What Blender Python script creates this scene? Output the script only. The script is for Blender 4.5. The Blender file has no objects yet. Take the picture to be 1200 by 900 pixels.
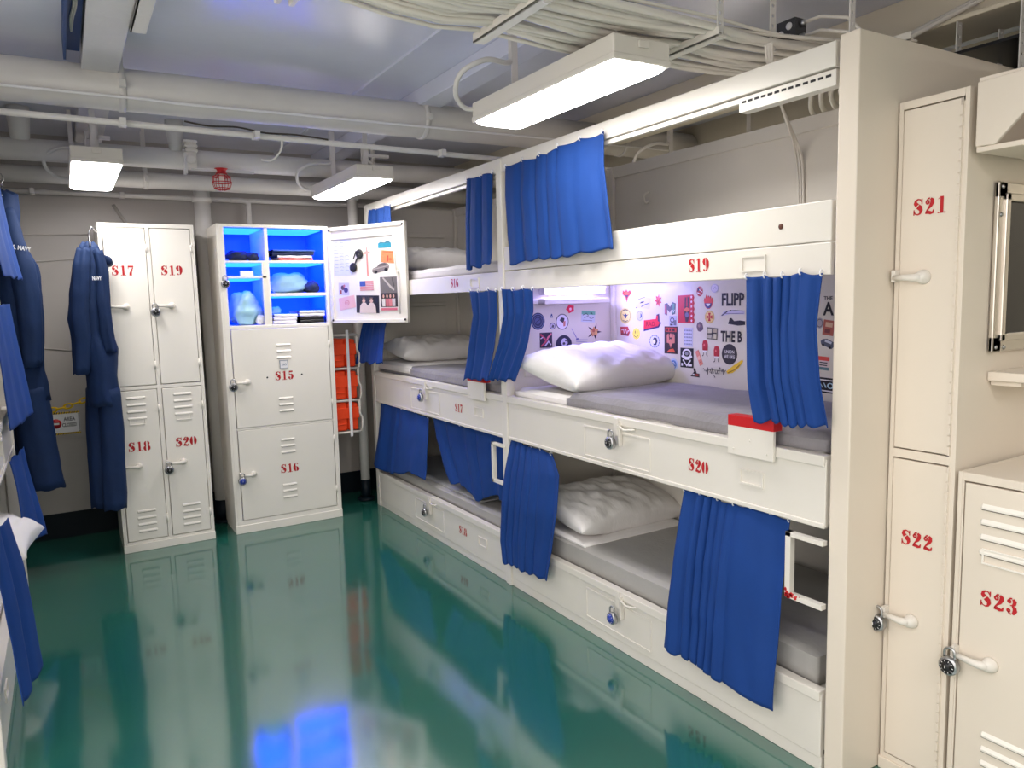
import bpy, bmesh, math, random
from mathutils import Vector, Matrix, noise

random.seed(7)
SC = bpy.context.scene
COL = SC.collection
PI = math.pi

# ------------------------------------------------------------------ camera
cam_data = bpy.data.cameras.new('camera')
cam = bpy.data.objects.new('camera', cam_data)
COL.objects.link(cam)
r_ = Vector((0.8574446, -0.5139403, -0.025576))
u_ = Vector((0.0790314, 0.0824148, 0.9934595))
f_ = Vector((0.508471, 0.8538578, -0.1112836))
cam.matrix_world = Matrix(((r_.x, u_.x, -f_.x, 0.0), (r_.y, u_.y, -f_.y, 0.0), (r_.z, u_.z, -f_.z, 1.5), (0, 0, 0, 1)))
cam_data.sensor_width = 36.0
cam_data.lens = 876.782 / 1200 * 36.0
cam_data.clip_start = 0.05
SC.camera = cam

# ------------------------------------------------------------------ colour management, world, light levels
SC.view_settings.view_transform = 'Standard'
SC.view_settings.look = 'None'
SC.view_settings.gamma = 1.0
SC.view_settings.use_curve_mapping = False
SC.view_settings.exposure = 0.6
world = bpy.data.worlds.new('world'); SC.world = world
world.use_nodes = True
world.node_tree.nodes['Background'].inputs[0].default_value = (1.0, 0.945, 0.885, 1)
world.node_tree.nodes['Background'].inputs[1].default_value = 1.45
DIFFUSER_EMIT = 15.0        # ceiling lamps' own diffusers
CUBBY_EMIT = 7.0
BUNK_TUBE_EMIT = 120.0


# ------------------------------------------------------------------ materials
MATS = {}


def lin(c):
    return tuple(((x / 255.0) / 12.92 if x / 255.0 <= 0.04045 else ((x / 255.0 + 0.055) / 1.055) ** 2.4) for x in c)


def mat(name, rgb, rough=0.5, metal=0.0, bump=0.0, bscale=40.0, var=0.0, vscale=6.0, coat=0.0, ior=1.45, emit=None, estr=0.0, sheen=0.0, stretch=None):
    if name in MATS: return MATS[name]
    m = bpy.data.materials.new(name); m.use_nodes = True
    nt = m.node_tree; b = nt.nodes['Principled BSDF']
    c = lin(rgb)
    b.inputs['Base Color'].default_value = (*c, 1)
    b.inputs['Roughness'].default_value = rough
    b.inputs['Metallic'].default_value = metal
    b.inputs['IOR'].default_value = ior
    if coat:
        b.inputs['Coat Weight'].default_value = coat
        b.inputs['Coat Roughness'].default_value = 0.05
    if sheen:
        b.inputs['Sheen Weight'].default_value = sheen
        b.inputs['Sheen Roughness'].default_value = 0.5
    if emit:
        b.inputs['Emission Color'].default_value = (*emit, 1)
        b.inputs['Emission Strength'].default_value = estr
    tc = nt.nodes.new('ShaderNodeTexCoord')
    src = tc.outputs['Object']
    if stretch:
        mp = nt.nodes.new('ShaderNodeMapping'); mp.inputs['Scale'].default_value = stretch
        nt.links.new(src, mp.inputs['Vector']); src = mp.outputs['Vector']
    if var:
        n = nt.nodes.new('ShaderNodeTexNoise'); n.inputs['Scale'].default_value = vscale; n.inputs['Detail'].default_value = 4
        r = nt.nodes.new('ShaderNodeValToRGB')
        r.color_ramp.elements[0].position = 0.3; r.color_ramp.elements[1].position = 0.7
        r.color_ramp.elements[0].color = (*[x * (1 - var) for x in c], 1)
        r.color_ramp.elements[1].color = (*[min(1, x * (1 + var * 0.6)) for x in c], 1)
        nt.links.new(src, n.inputs['Vector']); nt.links.new(n.outputs['Fac'], r.inputs['Fac'])
        nt.links.new(r.outputs['Color'], b.inputs['Base Color'])
    if bump:
        n2 = nt.nodes.new('ShaderNodeTexNoise'); n2.inputs['Scale'].default_value = bscale; n2.inputs['Detail'].default_value = 3
        bp = nt.nodes.new('ShaderNodeBump'); bp.inputs['Strength'].default_value = bump; bp.inputs['Distance'].default_value = 0.01
        nt.links.new(src, n2.inputs['Vector']); nt.links.new(n2.outputs['Fac'], bp.inputs['Height'])
        nt.links.new(bp.outputs['Normal'], b.inputs['Normal'])
    MATS[name] = m
    return m


WHITE = mat('white_enamel', (224, 218, 209), 0.32, bump=0.05, bscale=30, var=0.03, vscale=3)
CREAM = mat('cream_enamel', (226, 214, 199), 0.36, bump=0.05, bscale=25, var=0.03, vscale=2)
LOCKER = mat('locker_enamel', (240, 234, 225), 0.34, bump=0.05, bscale=25, var=0.03, vscale=2)
PIPE = mat('pipe_paint', (218, 214, 211), 0.34, bump=0.12, bscale=30, var=0.06, vscale=4)
CEIL = mat('ceiling_paint', (224, 226, 242), 0.2, bump=0.10, bscale=9, var=0.06, vscale=1.5)
WALLM = mat('back_wall_paint', (180, 174, 170), 0.45, bump=0.25, bscale=4, var=0.08, vscale=1.3)
SIDEW = mat('side_wall_paint', (205, 196, 178), 0.45, bump=0.1, bscale=6, var=0.05, vscale=1.3)
DARKBAND = mat('dark_green_band', (6, 20, 30), 0.5, ior=1.3)
DARK = mat('dark_gap', (18, 17, 17), 0.6)
BLACK = mat('black_plastic', (22, 22, 26), 0.4)
DKGREY = mat('dark_grey_box', (66, 66, 70), 0.45)
RED = mat('red_paint', (190, 26, 32), 0.45)
STENCIL = mat('stencil_red', (184, 22, 32), 0.5)
CURTAIN = mat('royal_blue_cloth', (2, 56, 128), 0.8, bump=0.10, bscale=220, var=0.08, vscale=5)
CURT_D = mat('deep_blue_cloth', (6, 58, 150), 0.75, bump=0.10, bscale=220, var=0.12, vscale=5, sheen=0.15)
NAVY = mat('navy_coverall_cloth', (7, 38, 80), 0.8, bump=0.35, bscale=18, var=0.12, vscale=7)
PILLOW = mat('pillow_cotton', (236, 232, 230), 0.8, bump=0.6, bscale=9, stretch=(2.4, .8, 1.2))
SHEET = mat('sheet_cotton', (232, 228, 226), 0.8, bump=0.2, bscale=14)
BLANKET = mat('grey_wool', (134, 130, 134), 0.95, bump=0.35, bscale=60, var=0.10, vscale=9, sheen=0.2)
MATTRESS = mat('grey_ticking', (166, 163, 160), 0.8, bump=0.15, bscale=60, var=0.05)
MATTOP = mat('pale_grey_cover', (170, 170, 174), 0.8, bump=0.1, bscale=30)
CHROME = mat('polished_steel', (214, 206, 196), 0.32, metal=0.85, bump=0.08, bscale=12)
STEEL = mat('brushed_steel', (180, 180, 182), 0.3, metal=1.0)
LOCKBLK = mat('dial_black', (20, 20, 24), 0.3)
LOCKBLU = mat('dial_blue', (24, 52, 150), 0.3)
GLASSDK = mat('mirror_dark', (52, 50, 50), 0.12, metal=0.6)
CABLE = mat('cable_offwhite', (222, 216, 208), 0.42, var=0.06, vscale=8)
CABLED = mat('cable_dark', (58, 50, 46), 0.5)
ORANGE = mat('orange_nylon', (248, 72, 20), 0.55, bump=0.12, bscale=60)
YELLOW = mat('yellow_plastic', (238, 196, 20), 0.4)
PAPER = mat('paper_white', (240, 238, 240), 0.6)
BLUELIP = mat('trough_blue', (14, 62, 124), 0.5)
ZIPBAG = mat('bag_plastic', (170, 215, 235), 0.25)
CLOTHDK = mat('folded_navy', (30, 40, 70), 0.8, bump=0.2)
LAMPGLOW = mat('lamp_diffuser', (255, 255, 252), 0.4, emit=(1.0, 0.968, 0.935), estr=DIFFUSER_EMIT)
TUBEGLOW = mat('tube_glow', (255, 255, 255), 0.4, emit=(0.38, 0.36, 1.0), estr=BUNK_TUBE_EMIT)
LINER = mat('blue_glow_liner', (60, 150, 245), 0.4)  # blue glow of the compartment lights put into the liner colour
LEDBLUE = mat('blue_led', (60, 110, 255), 0.4, emit=(0.006, 0.065, 1.0), estr=CUBBY_EMIT)


def floor_mat():
    m = bpy.data.materials.new('green_floor'); m.use_nodes = True
    nt = m.node_tree; b = nt.nodes['Principled BSDF']
    tc = nt.nodes.new('ShaderNodeTexCoord')
    n = nt.nodes.new('ShaderNodeTexNoise'); n.inputs['Scale'].default_value = 130; n.inputs['Detail'].default_value = 5
    n2 = nt.nodes.new('ShaderNodeTexNoise'); n2.inputs['Scale'].default_value = 1.6; n2.inputs['Detail'].default_value = 3
    r = nt.nodes.new('ShaderNodeValToRGB')
    r.color_ramp.elements[0].position = 0.36; r.color_ramp.elements[1].position = 0.66
    r.color_ramp.elements[0].color = (*lin((30, 96, 84)), 1)
    r.color_ramp.elements[1].color = (*lin((38, 104, 90)), 1)
    mx = nt.nodes.new('ShaderNodeMix'); mx.data_type = 'RGBA'
    mx.inputs[0].default_value = 0.35
    r2 = nt.nodes.new('ShaderNodeValToRGB')
    r2.color_ramp.elements[0].position = 0.35; r2.color_ramp.elements[1].position = 0.65
    r2.color_ramp.elements[0].color = (*lin((20, 86, 84)), 1)
    r2.color_ramp.elements[1].color = (*lin((48, 106, 84)), 1)
    nt.links.new(tc.outputs['Object'], n.inputs['Vector']); nt.links.new(tc.outputs['Object'], n2.inputs['Vector'])
    nt.links.new(n.outputs['Fac'], r.inputs['Fac']); nt.links.new(n2.outputs['Fac'], r2.inputs['Fac'])
    nt.links.new(r.outputs['Color'], mx.inputs[6]); nt.links.new(r2.outputs['Color'], mx.inputs[7])
    nt.links.new(mx.outputs[2], b.inputs['Base Color'])
    b.inputs['Roughness'].default_value = 0.10
    b.inputs['IOR'].default_value = 2.7
    n3 = nt.nodes.new('ShaderNodeTexNoise'); n3.inputs['Scale'].default_value = 2.6; n3.inputs['Detail'].default_value = 1
    bp = nt.nodes.new('ShaderNodeBump'); bp.inputs['Strength'].default_value = 0.08; bp.inputs['Distance'].default_value = 0.02
    nt.links.new(tc.outputs['Object'], n3.inputs['Vector']); nt.links.new(n3.outputs['Fac'], bp.inputs['Height'])
    nt.links.new(bp.outputs['Normal'], b.inputs['Normal'])
    return m


FLOORM = floor_mat()


def acrylic_mat():
    m = bpy.data.materials.new('clear_acrylic'); m.use_nodes = True
    nt = m.node_tree
    for n in list(nt.nodes): nt.nodes.remove(n)
    o = nt.nodes.new('ShaderNodeOutputMaterial'); t = nt.nodes.new('ShaderNodeBsdfTransparent'); g = nt.nodes.new('ShaderNodeBsdfGlossy')
    g.inputs['Roughness'].default_value = 0.03
    fr0 = nt.nodes.new('ShaderNodeFresnel'); fr0.inputs['IOR'].default_value = 1.4
    ge = nt.nodes.new('ShaderNodeNewGeometry'); fr = nt.nodes.new('ShaderNodeMath'); fr.operation = 'MULTIPLY'
    iv = nt.nodes.new('ShaderNodeMath'); iv.operation = 'SUBTRACT'; iv.inputs[0].default_value = 1.0
    nt.links.new(ge.outputs['Backfacing'], iv.inputs[1]); nt.links.new(fr0.outputs[0], fr.inputs[0]); nt.links.new(iv.outputs[0], fr.inputs[1])
    mx = nt.nodes.new('ShaderNodeMixShader')
    nt.links.new(fr.outputs[0], mx.inputs[0]); nt.links.new(t.outputs[0], mx.inputs[1]); nt.links.new(g.outputs[0], mx.inputs[2])
    nt.links.new(mx.outputs[0], o.inputs['Surface'])
    return m


ACRYLIC = acrylic_mat()


# ------------------------------------------------------------------ mesh builder
class MB:
    def __init__(s):
        s.v = []; s.f = []; s.m = []; s.sm = []

    def add(s, vs, fs, mi=0, smooth=False):
        k = len(s.v)
        s.v += [tuple(p) for p in vs]
        for f in fs:
            s.f.append([i + k for i in f]); s.m.append(mi); s.sm.append(smooth)
        return s

    def box(s, x0, x1, y0, y1, z0, z1, mi=0):
        x0, x1 = min(x0, x1), max(x0, x1); y0, y1 = min(y0, y1), max(y0, y1); z0, z1 = min(z0, z1), max(z0, z1)
        vs = [(x0, y0, z0), (x1, y0, z0), (x1, y1, z0), (x0, y1, z0), (x0, y0, z1), (x1, y0, z1), (x1, y1, z1), (x0, y1, z1)]
        return s.add(vs, [(3, 2, 1, 0), (4, 5, 6, 7), (0, 1, 5, 4), (1, 2, 6, 5), (2, 3, 7, 6), (3, 0, 4, 7)], mi)

    def obox(s, c, U, V, W, a, b, d, mi=0):
        c = Vector(c); U = Vector(U).normalized(); V = Vector(V).normalized(); W = Vector(W).normalized()
        vs = [c + U * (i * a / 2) + V * (j * b / 2) + W * (k * d / 2) for k in (-1, 1) for (i, j) in ((-1, -1), (1, -1), (1, 1), (-1, 1))]
        return s.add(vs, [(3, 2, 1, 0), (4, 5, 6, 7), (0, 1, 5, 4), (1, 2, 6, 5), (2, 3, 7, 6), (3, 0, 4, 7)], mi)

    def tube(s, pts, r, seg=10, mi=0, closed=False, caps=True):
        pts = [Vector(p) for p in pts]; n = len(pts)
        rr = r if isinstance(r, (list, tuple)) else [r] * n
        vs = []; prev = None
        for i, p in enumerate(pts):
            if closed: t = pts[(i + 1) % n] - pts[i - 1]
            else: t = pts[min(i + 1, n - 1)] - pts[max(i - 1, 0)]
            t.normalize()
            if prev is None:
                a = Vector((0, 0, 1)) if abs(t.z) < 0.9 else Vector((1, 0, 0))
                nn = t.cross(a).normalized()
            else:
                nn = (prev - t * prev.dot(t)).normalized()
            prev = nn; bb = t.cross(nn)
            for k in range(seg):
                a = 2 * PI * k / seg
                vs.append(p + (nn * math.cos(a) + bb * math.sin(a)) * rr[i])
        fs = []
        for i in range(n if closed else n - 1):
            for k in range(seg):
                j = (i + 1) % n
                fs.append((i * seg + k, i * seg + (k + 1) % seg, j * seg + (k + 1) % seg, j * seg + k))
        s.add(vs, fs, mi, True)
        if caps and not closed:
            b = len(s.v) - len(vs)
            s.f.append([b + k for k in range(seg)][::-1]); s.m.append(mi); s.sm.append(False)
            s.f.append([b + (n - 1) * seg + k for k in range(seg)]); s.m.append(mi); s.sm.append(False)
        return s

    def lathe(s, c, ax, prof, seg=20, mi=0, smooth=True):
        c = Vector(c); ax = Vector(ax).normalized()
        a = Vector((0, 0, 1)) if abs(ax.z) < 0.9 else Vector((1, 0, 0))
        U = ax.cross(a).normalized(); V = ax.cross(U)
        vs = []
        for (r, h) in prof:
            for k in range(seg):
                t = 2 * PI * k / seg
                vs.append(c + ax * h + (U * math.cos(t) + V * math.sin(t)) * r)
        fs = []
        for i in range(len(prof) - 1):
            for k in range(seg):
                fs.append((i * seg + k, i * seg + (k + 1) % seg, (i + 1) * seg + (k + 1) % seg, (i + 1) * seg + k))
        fs.append(tuple(range(seg))[::-1]); fs.append(tuple((len(prof) - 1) * seg + k for k in range(seg)))
        return s.add(vs, fs, mi, smooth)

    def prism(s, pts, o, U, V, d, mi=0):
        """polygon pts (u,v) on the plane through o along U,V, extruded by vector d"""
        o = Vector(o); U = Vector(U); V = Vector(V); d = Vector(d)
        a = [o + U * p[0] + V * p[1] for p in pts]; n = len(a)
        b = [p + d for p in a]
        fs = [tuple(range(n))[::-1], tuple(range(n, 2 * n))] + [(i, (i + 1) % n, n + (i + 1) % n, n + i) for i in range(n)]
        return s.add(a + b, fs, mi)

    def grid(s, fn, nu, nv, mi=0, smooth=True, wrap=False):
        vs = [fn(i / nu, j / nv) for j in range(nv + 1) for i in range(nu if wrap else nu + 1)]
        w = nu if wrap else nu + 1
        fs = [(j * w + i, j * w + (i + 1) % w, (j + 1) * w + (i + 1) % w, (j + 1) * w + i) for j in range(nv) for i in range(nu)]
        return s.add(vs, fs, mi, smooth)


def sm(P, n=6):
    P = [Vector(p) for p in P]; out = []
    for i in range(len(P) - 1):
        a, b, c, d = P[max(i - 1, 0)], P[i], P[i + 1], P[min(i + 2, len(P) - 1)]
        for k in range(n):
            t = k / n
            out.append(.5 * ((2 * b) + (c - a) * t + (2 * a - 5 * b + 4 * c - d) * t * t + (3 * b - a - 3 * c + d) * t ** 3))
    out.append(P[-1])
    return out


def root_of(o):
    while o.parent: o = o.parent
    return o


def obj(name, mb, mats, parent=None, bevel=0.0, solid=0.0, local=False, subd=0, origin=None):
    if not isinstance(mats, (list, tuple)): mats = [mats]
    me = bpy.data.meshes.new(name)
    off = Vector((0, 0, 0))
    if not local and parent is not None: off = root_of(parent).location
    if origin is not None: off = Vector(origin)
    me.from_pydata([(p[0] - off[0], p[1] - off[1], p[2] - off[2]) for p in mb.v], [], mb.f)
    for m in mats: me.materials.append(m)
    me.polygons.foreach_set('material_index', mb.m)
    me.polygons.foreach_set('use_smooth', mb.sm)
    bm = bmesh.new(); bm.from_mesh(me); bmesh.ops.recalc_face_normals(bm, faces=bm.faces); bm.to_mesh(me); bm.free()
    me.update()
    o = bpy.data.objects.new(name, me); COL.objects.link(o)
    if origin is not None and parent is None: o.location = off
    if parent is not None: o.parent = parent
    if solid:
        md = o.modifiers.new('solid', 'SOLIDIFY'); md.thickness = solid; md.offset = 0
    if bevel:
        md = o.modifiers.new('bevel', 'BEVEL'); md.width = bevel; md.segments = 2; md.limit_method = 'ANGLE'; md.angle_limit = 0.7
    if subd:
        md = o.modifiers.new('sub', 'SUBSURF'); md.levels = subd; md.render_levels = subd
    return o


def tag(o, label, cat, group=None, kind=None):
    o['label'] = label; o['category'] = cat
    if group: o['group'] = group
    if kind: o['kind'] = kind
    return o


def thing(name, label, cat, loc=(0, 0, 0), rz=0.0, group=None):
    o = bpy.data.objects.new(name, None); COL.objects.link(o)
    o.empty_display_size = 0.05
    o.location = loc; o.rotation_euler = (0, 0, rz)
    return tag(o, label, cat, group)


def struct(name, mb, m, bevel=0.0):
    o = obj(name, mb, m, bevel=bevel); o['kind'] = 'structure'
    return o


def copy_tree(o, parent=None):
    c = o.copy(); COL.objects.link(c)
    if parent is not None: c.parent = parent
    for ch in list(o.children): copy_tree(ch, c)
    return c


# ------------------------------------------------------------------ lettering
def ribbon(pts):
    """variable width ribbon -> list of quads (each 4 (x,y) points)"""
    out = []; L = []; R = []
    n = len(pts)
    for i, (x, y, w) in enumerate(pts):
        x0, y0, _ = pts[max(i - 1, 0)]; x1, y1, _ = pts[min(i + 1, n - 1)]
        dx, dy = x1 - x0, y1 - y0; l = math.hypot(dx, dy) or 1
        nx, ny = -dy / l, dx / l
        L.append((x + nx * w / 2, y + ny * w / 2)); R.append((x - nx * w / 2, y - ny * w / 2))
    for i in range(n - 1): out.append([L[i], R[i], R[i + 1], L[i + 1]])
    return out


def arc(cx, cy, rx, ry, a0, a1, thin, thick, n=9):
    P = []
    for i in range(n + 1):
        t = i / n; a = math.radians(a0 + (a1 - a0) * t)
        P.append((cx + rx * math.cos(a), cy + ry * math.sin(a), thin + (thick - thin) * math.sin(PI * t) ** 1.2))
    return ribbon(P)


def rect(x0, x1, y0, y1): return [[(x0, y0), (x1, y0), (x1, y1), (x0, y1)]]


def flip180(q): return [[(0.6 - x, 1 - y) for (x, y) in p] for p in q]


G = {}
_thin = ribbon
def ribbon(pts): return _thin([(x, y, w * 1.10) for (x, y, w) in pts])
G['0'] = arc(0.24, 0.5, 0.14, 0.46, 108, 252, 0.05, 0.26) + arc(0.36, 0.5, 0.14, 0.46, 72, -72, 0.05, 0.26)
G['S'] = ribbon([(.50, .78, .05), (.42, .92, .07), (.28, .95, .08), (.14, .86, .15), (.12, .72, .21), (.24, .58, .26)]) + \
    ribbon([(.28, .54, .28), (.42, .42, .28), (.48, .27, .20), (.42, .10, .11), (.28, .04, .07), (.13, .09, .06), (.06, .24, .05)]) + \
    rect(.49, .56, .66, .98) + rect(.01, .08, .02, .34)
G['1'] = rect(.22, .42, 0.0, .98) + [[(.06, .80), (.20, .86), (.20, .98), (.16, .90)]] + rect(.08, .19, 0, .07) + rect(.45, .56, 0, .07)
G['2'] = arc(.17, .72, .09, .09, 0, 359, .10, .10) + ribbon([(.12, .82, .06), (.20, .93, .08), (.30, .95, .09)]) + \
    ribbon([(.35, .93, .12), (.45, .84, .20), (.45, .68, .22), (.36, .50, .18), (.22, .34, .10), (.10, .18, .07), (.06, .04, .06)]) + \
    ribbon([(.09, .10, .14), (.22, .13, .18), (.36, .08, .18), (.50, .10, .13), (.55, .28, .05)])
G['3'] = arc(.15, .76, .07, .07, 0, 359, .10, .10) + ribbon([(.12, .86, .05), (.22, .95, .08), (.30, .95, .09)]) + \
    ribbon([(.35, .93, .12), (.44, .80, .20), (.42, .65, .18), (.32, .55, .08), (.20, .53, .05)]) + \
    ribbon([(.32, .52, .08), (.44, .42, .20), (.47, .27, .22), (.40, .10, .16), (.34, .05, .10)]) + \
    ribbon([(.28, .04, .09), (.16, .06, .07), (.10, .16, .05)]) + arc(.13, .22, .07, .07, 0, 359, .10, .10)
G['5'] = rect(.12, .52, .82, .98) + rect(.12, .18, .50, .98) + ribbon([(.18, .54, .05), (.28, .60, .09)]) + \
    ribbon([(.33, .60, .12), (.45, .50, .20), (.48, .32, .23), (.40, .10, .16), (.34, .05, .10)]) + \
    ribbon([(.28, .04, .09), (.16, .06, .07), (.10, .16, .05)]) + arc(.13, .22, .07, .07, 0, 359, .10, .10)
G['6'] = ribbon([(.27, .95, .06), (.18, .85, .12), (.12, .60, .24), (.13, .32, .26), (.20, .10, .14), (.27, .04, .06)]) + \
    ribbon([(.33, .04, .06), (.44, .13, .18), (.48, .30, .23), (.42, .48, .15), (.33, .55, .06), (.24, .52, .05)]) + \
    ribbon([(.33, .95, .06), (.44, .92, .09), (.48, .82, .13)])
G['9'] = flip180(G['6'])
G['7'] = rect(.06, .54, .80, .98) + rect(.04, .10, .64, .98) + ribbon([(.50, .78, .06), (.36, .52, .12), (.27, .25, .20), (.25, .0, .22)])
G['8'] = arc(.26, .73, .13, .22, 100, 260, .06, .18) + arc(.34, .73, .13, .22, 80, -80, .06, .18) + \
    arc(.25, .26, .16, .25, 100, 260, .06, .22) + arc(.35, .26, .16, .25, 80, -80, .06, .22)


ribbon = _thin


def stencil(mb, text, c, U, V, N, h, mi=0, eps=0.0008):
    """stencil lettering centred on c; U reading direction, V up, N outwards"""
    c = Vector(c); U = Vector(U); V = Vector(V); N = Vector(N)
    adv = 0.70; W = adv * len(text) - 0.12
    for i, ch in enumerate(text):
        for p in G[ch]:
            vs = [c + U * ((x + adv * i - W / 2) * h) + V * ((y - 0.5) * h) + N * eps for (x, y) in p]
            mb.add(vs, [(0, 1, 2, 3)], mi)


_TXT = {}


def text_geo(s, bold=0.0):
    if (s, bold) in _TXT: return _TXT[(s, bold)]
    cu = bpy.data.curves.new('lettering', 'FONT'); cu.body = s; cu.size = 1.0; cu.resolution_u = 2
    cu.offset = bold
    o = bpy.data.objects.new('lettering', cu); COL.objects.link(o)
    dg = bpy.context.evaluated_depsgraph_get(); dg.update()
    me = bpy.data.meshes.new_from_object(o.evaluated_get(dg))
    vs = [tuple(v.co) for v in me.vertices]; fs = [tuple(p.vertices) for p in me.polygons]
    bpy.data.objects.remove(o); bpy.data.curves.remove(cu); bpy.data.meshes.remove(me)
    x0 = min(v[0] for v in vs); x1 = max(v[0] for v in vs); y0 = min(v[1] for v in vs); y1 = max(v[1] for v in vs)
    vs = [((v[0] - x0) / (x1 - x0) - .5, (v[1] - y0) / (y1 - y0) - .5) for v in vs]
    _TXT[(s, bold)] = (vs, fs)
    return _TXT[(s, bold)]


def lettering(mb, s, c, U, V, N, w, h, mi=0, eps=0.001, bold=0.0):
    vs, fs = text_geo(s, bold)
    c = Vector(c); U = Vector(U); V = Vector(V); N = Vector(N)
    mb.add([c + U * (p[0] * w) + V * (p[1] * h) + N * eps for p in vs], fs, mi)


X_, Y_, Z_ = Vector((1, 0, 0)), Vector((0, 1, 0)), Vector((0, 0, 1))

# ================================================================== THE SETTING
ZC = 2.62
XL, XR, YB, YN = -1.35, 3.7, 5.72, -2.6
struct('floor', MB().box(XL - .1, XR + .1, YN - .1, YB + .1, -0.1, 0), FLOORM)
struct('ceiling', MB().box(XL - .1, XR + .1, YN - .1, YB + .1, ZC, ZC + .1), CEIL)


def back_wall():
    mb = MB()
    mb.box(XL - .1, XR + .1, YB, YB + .1, 0.17, ZC)
    return mb


struct('wall_back', back_wall(), WALLM)
# canvas lagging seams on the back wall
seam = MB()
seam.tube([(-.9, YB, 2.0), (-.2, YB - .004, 1.99), (.2, YB, 2.0)], .006, 6)
seam.tube([(-.9, YB, 1.83), (-.3, YB - .004, 1.81), (.25, YB, 1.85)], .005, 6)
seam.tube([(.35, YB, 2.2), (.46, YB - .006, 2.0), (.5, YB, 1.85)], .012, 6)
seam.tube([(-.5, YB, 1.32), (0, YB - .004, 1.25), (.25, YB, 1.22)], .004, 6)
struct('trim_1', seam, WALLM)
struct('baseboard_back', MB().box(XL - .1, XR + .1, YB - .006, YB + .1, 0, 0.17), DARKBAND)
# near part of this wall left out, an added opening for world light
struct('wall_left', MB().box(XL - .1, XL, 2.6, YB + .1, 0, ZC), SIDEW)
struct('wall_front', MB().box(XL - .1, XR + .1, YN - .1, YN, 0, ZC), SIDEW)
struct('wall_right', MB().box(XR, XR + .1, YN - .1, YB + .1, 0, ZC), SIDEW)

# ceiling seams
struct('trim_2', MB().box(1.425, 1.445, -2.5, YB, ZC - .012, ZC), CEIL)

# ================================================================== BUNKS
XF = 1.93


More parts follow.
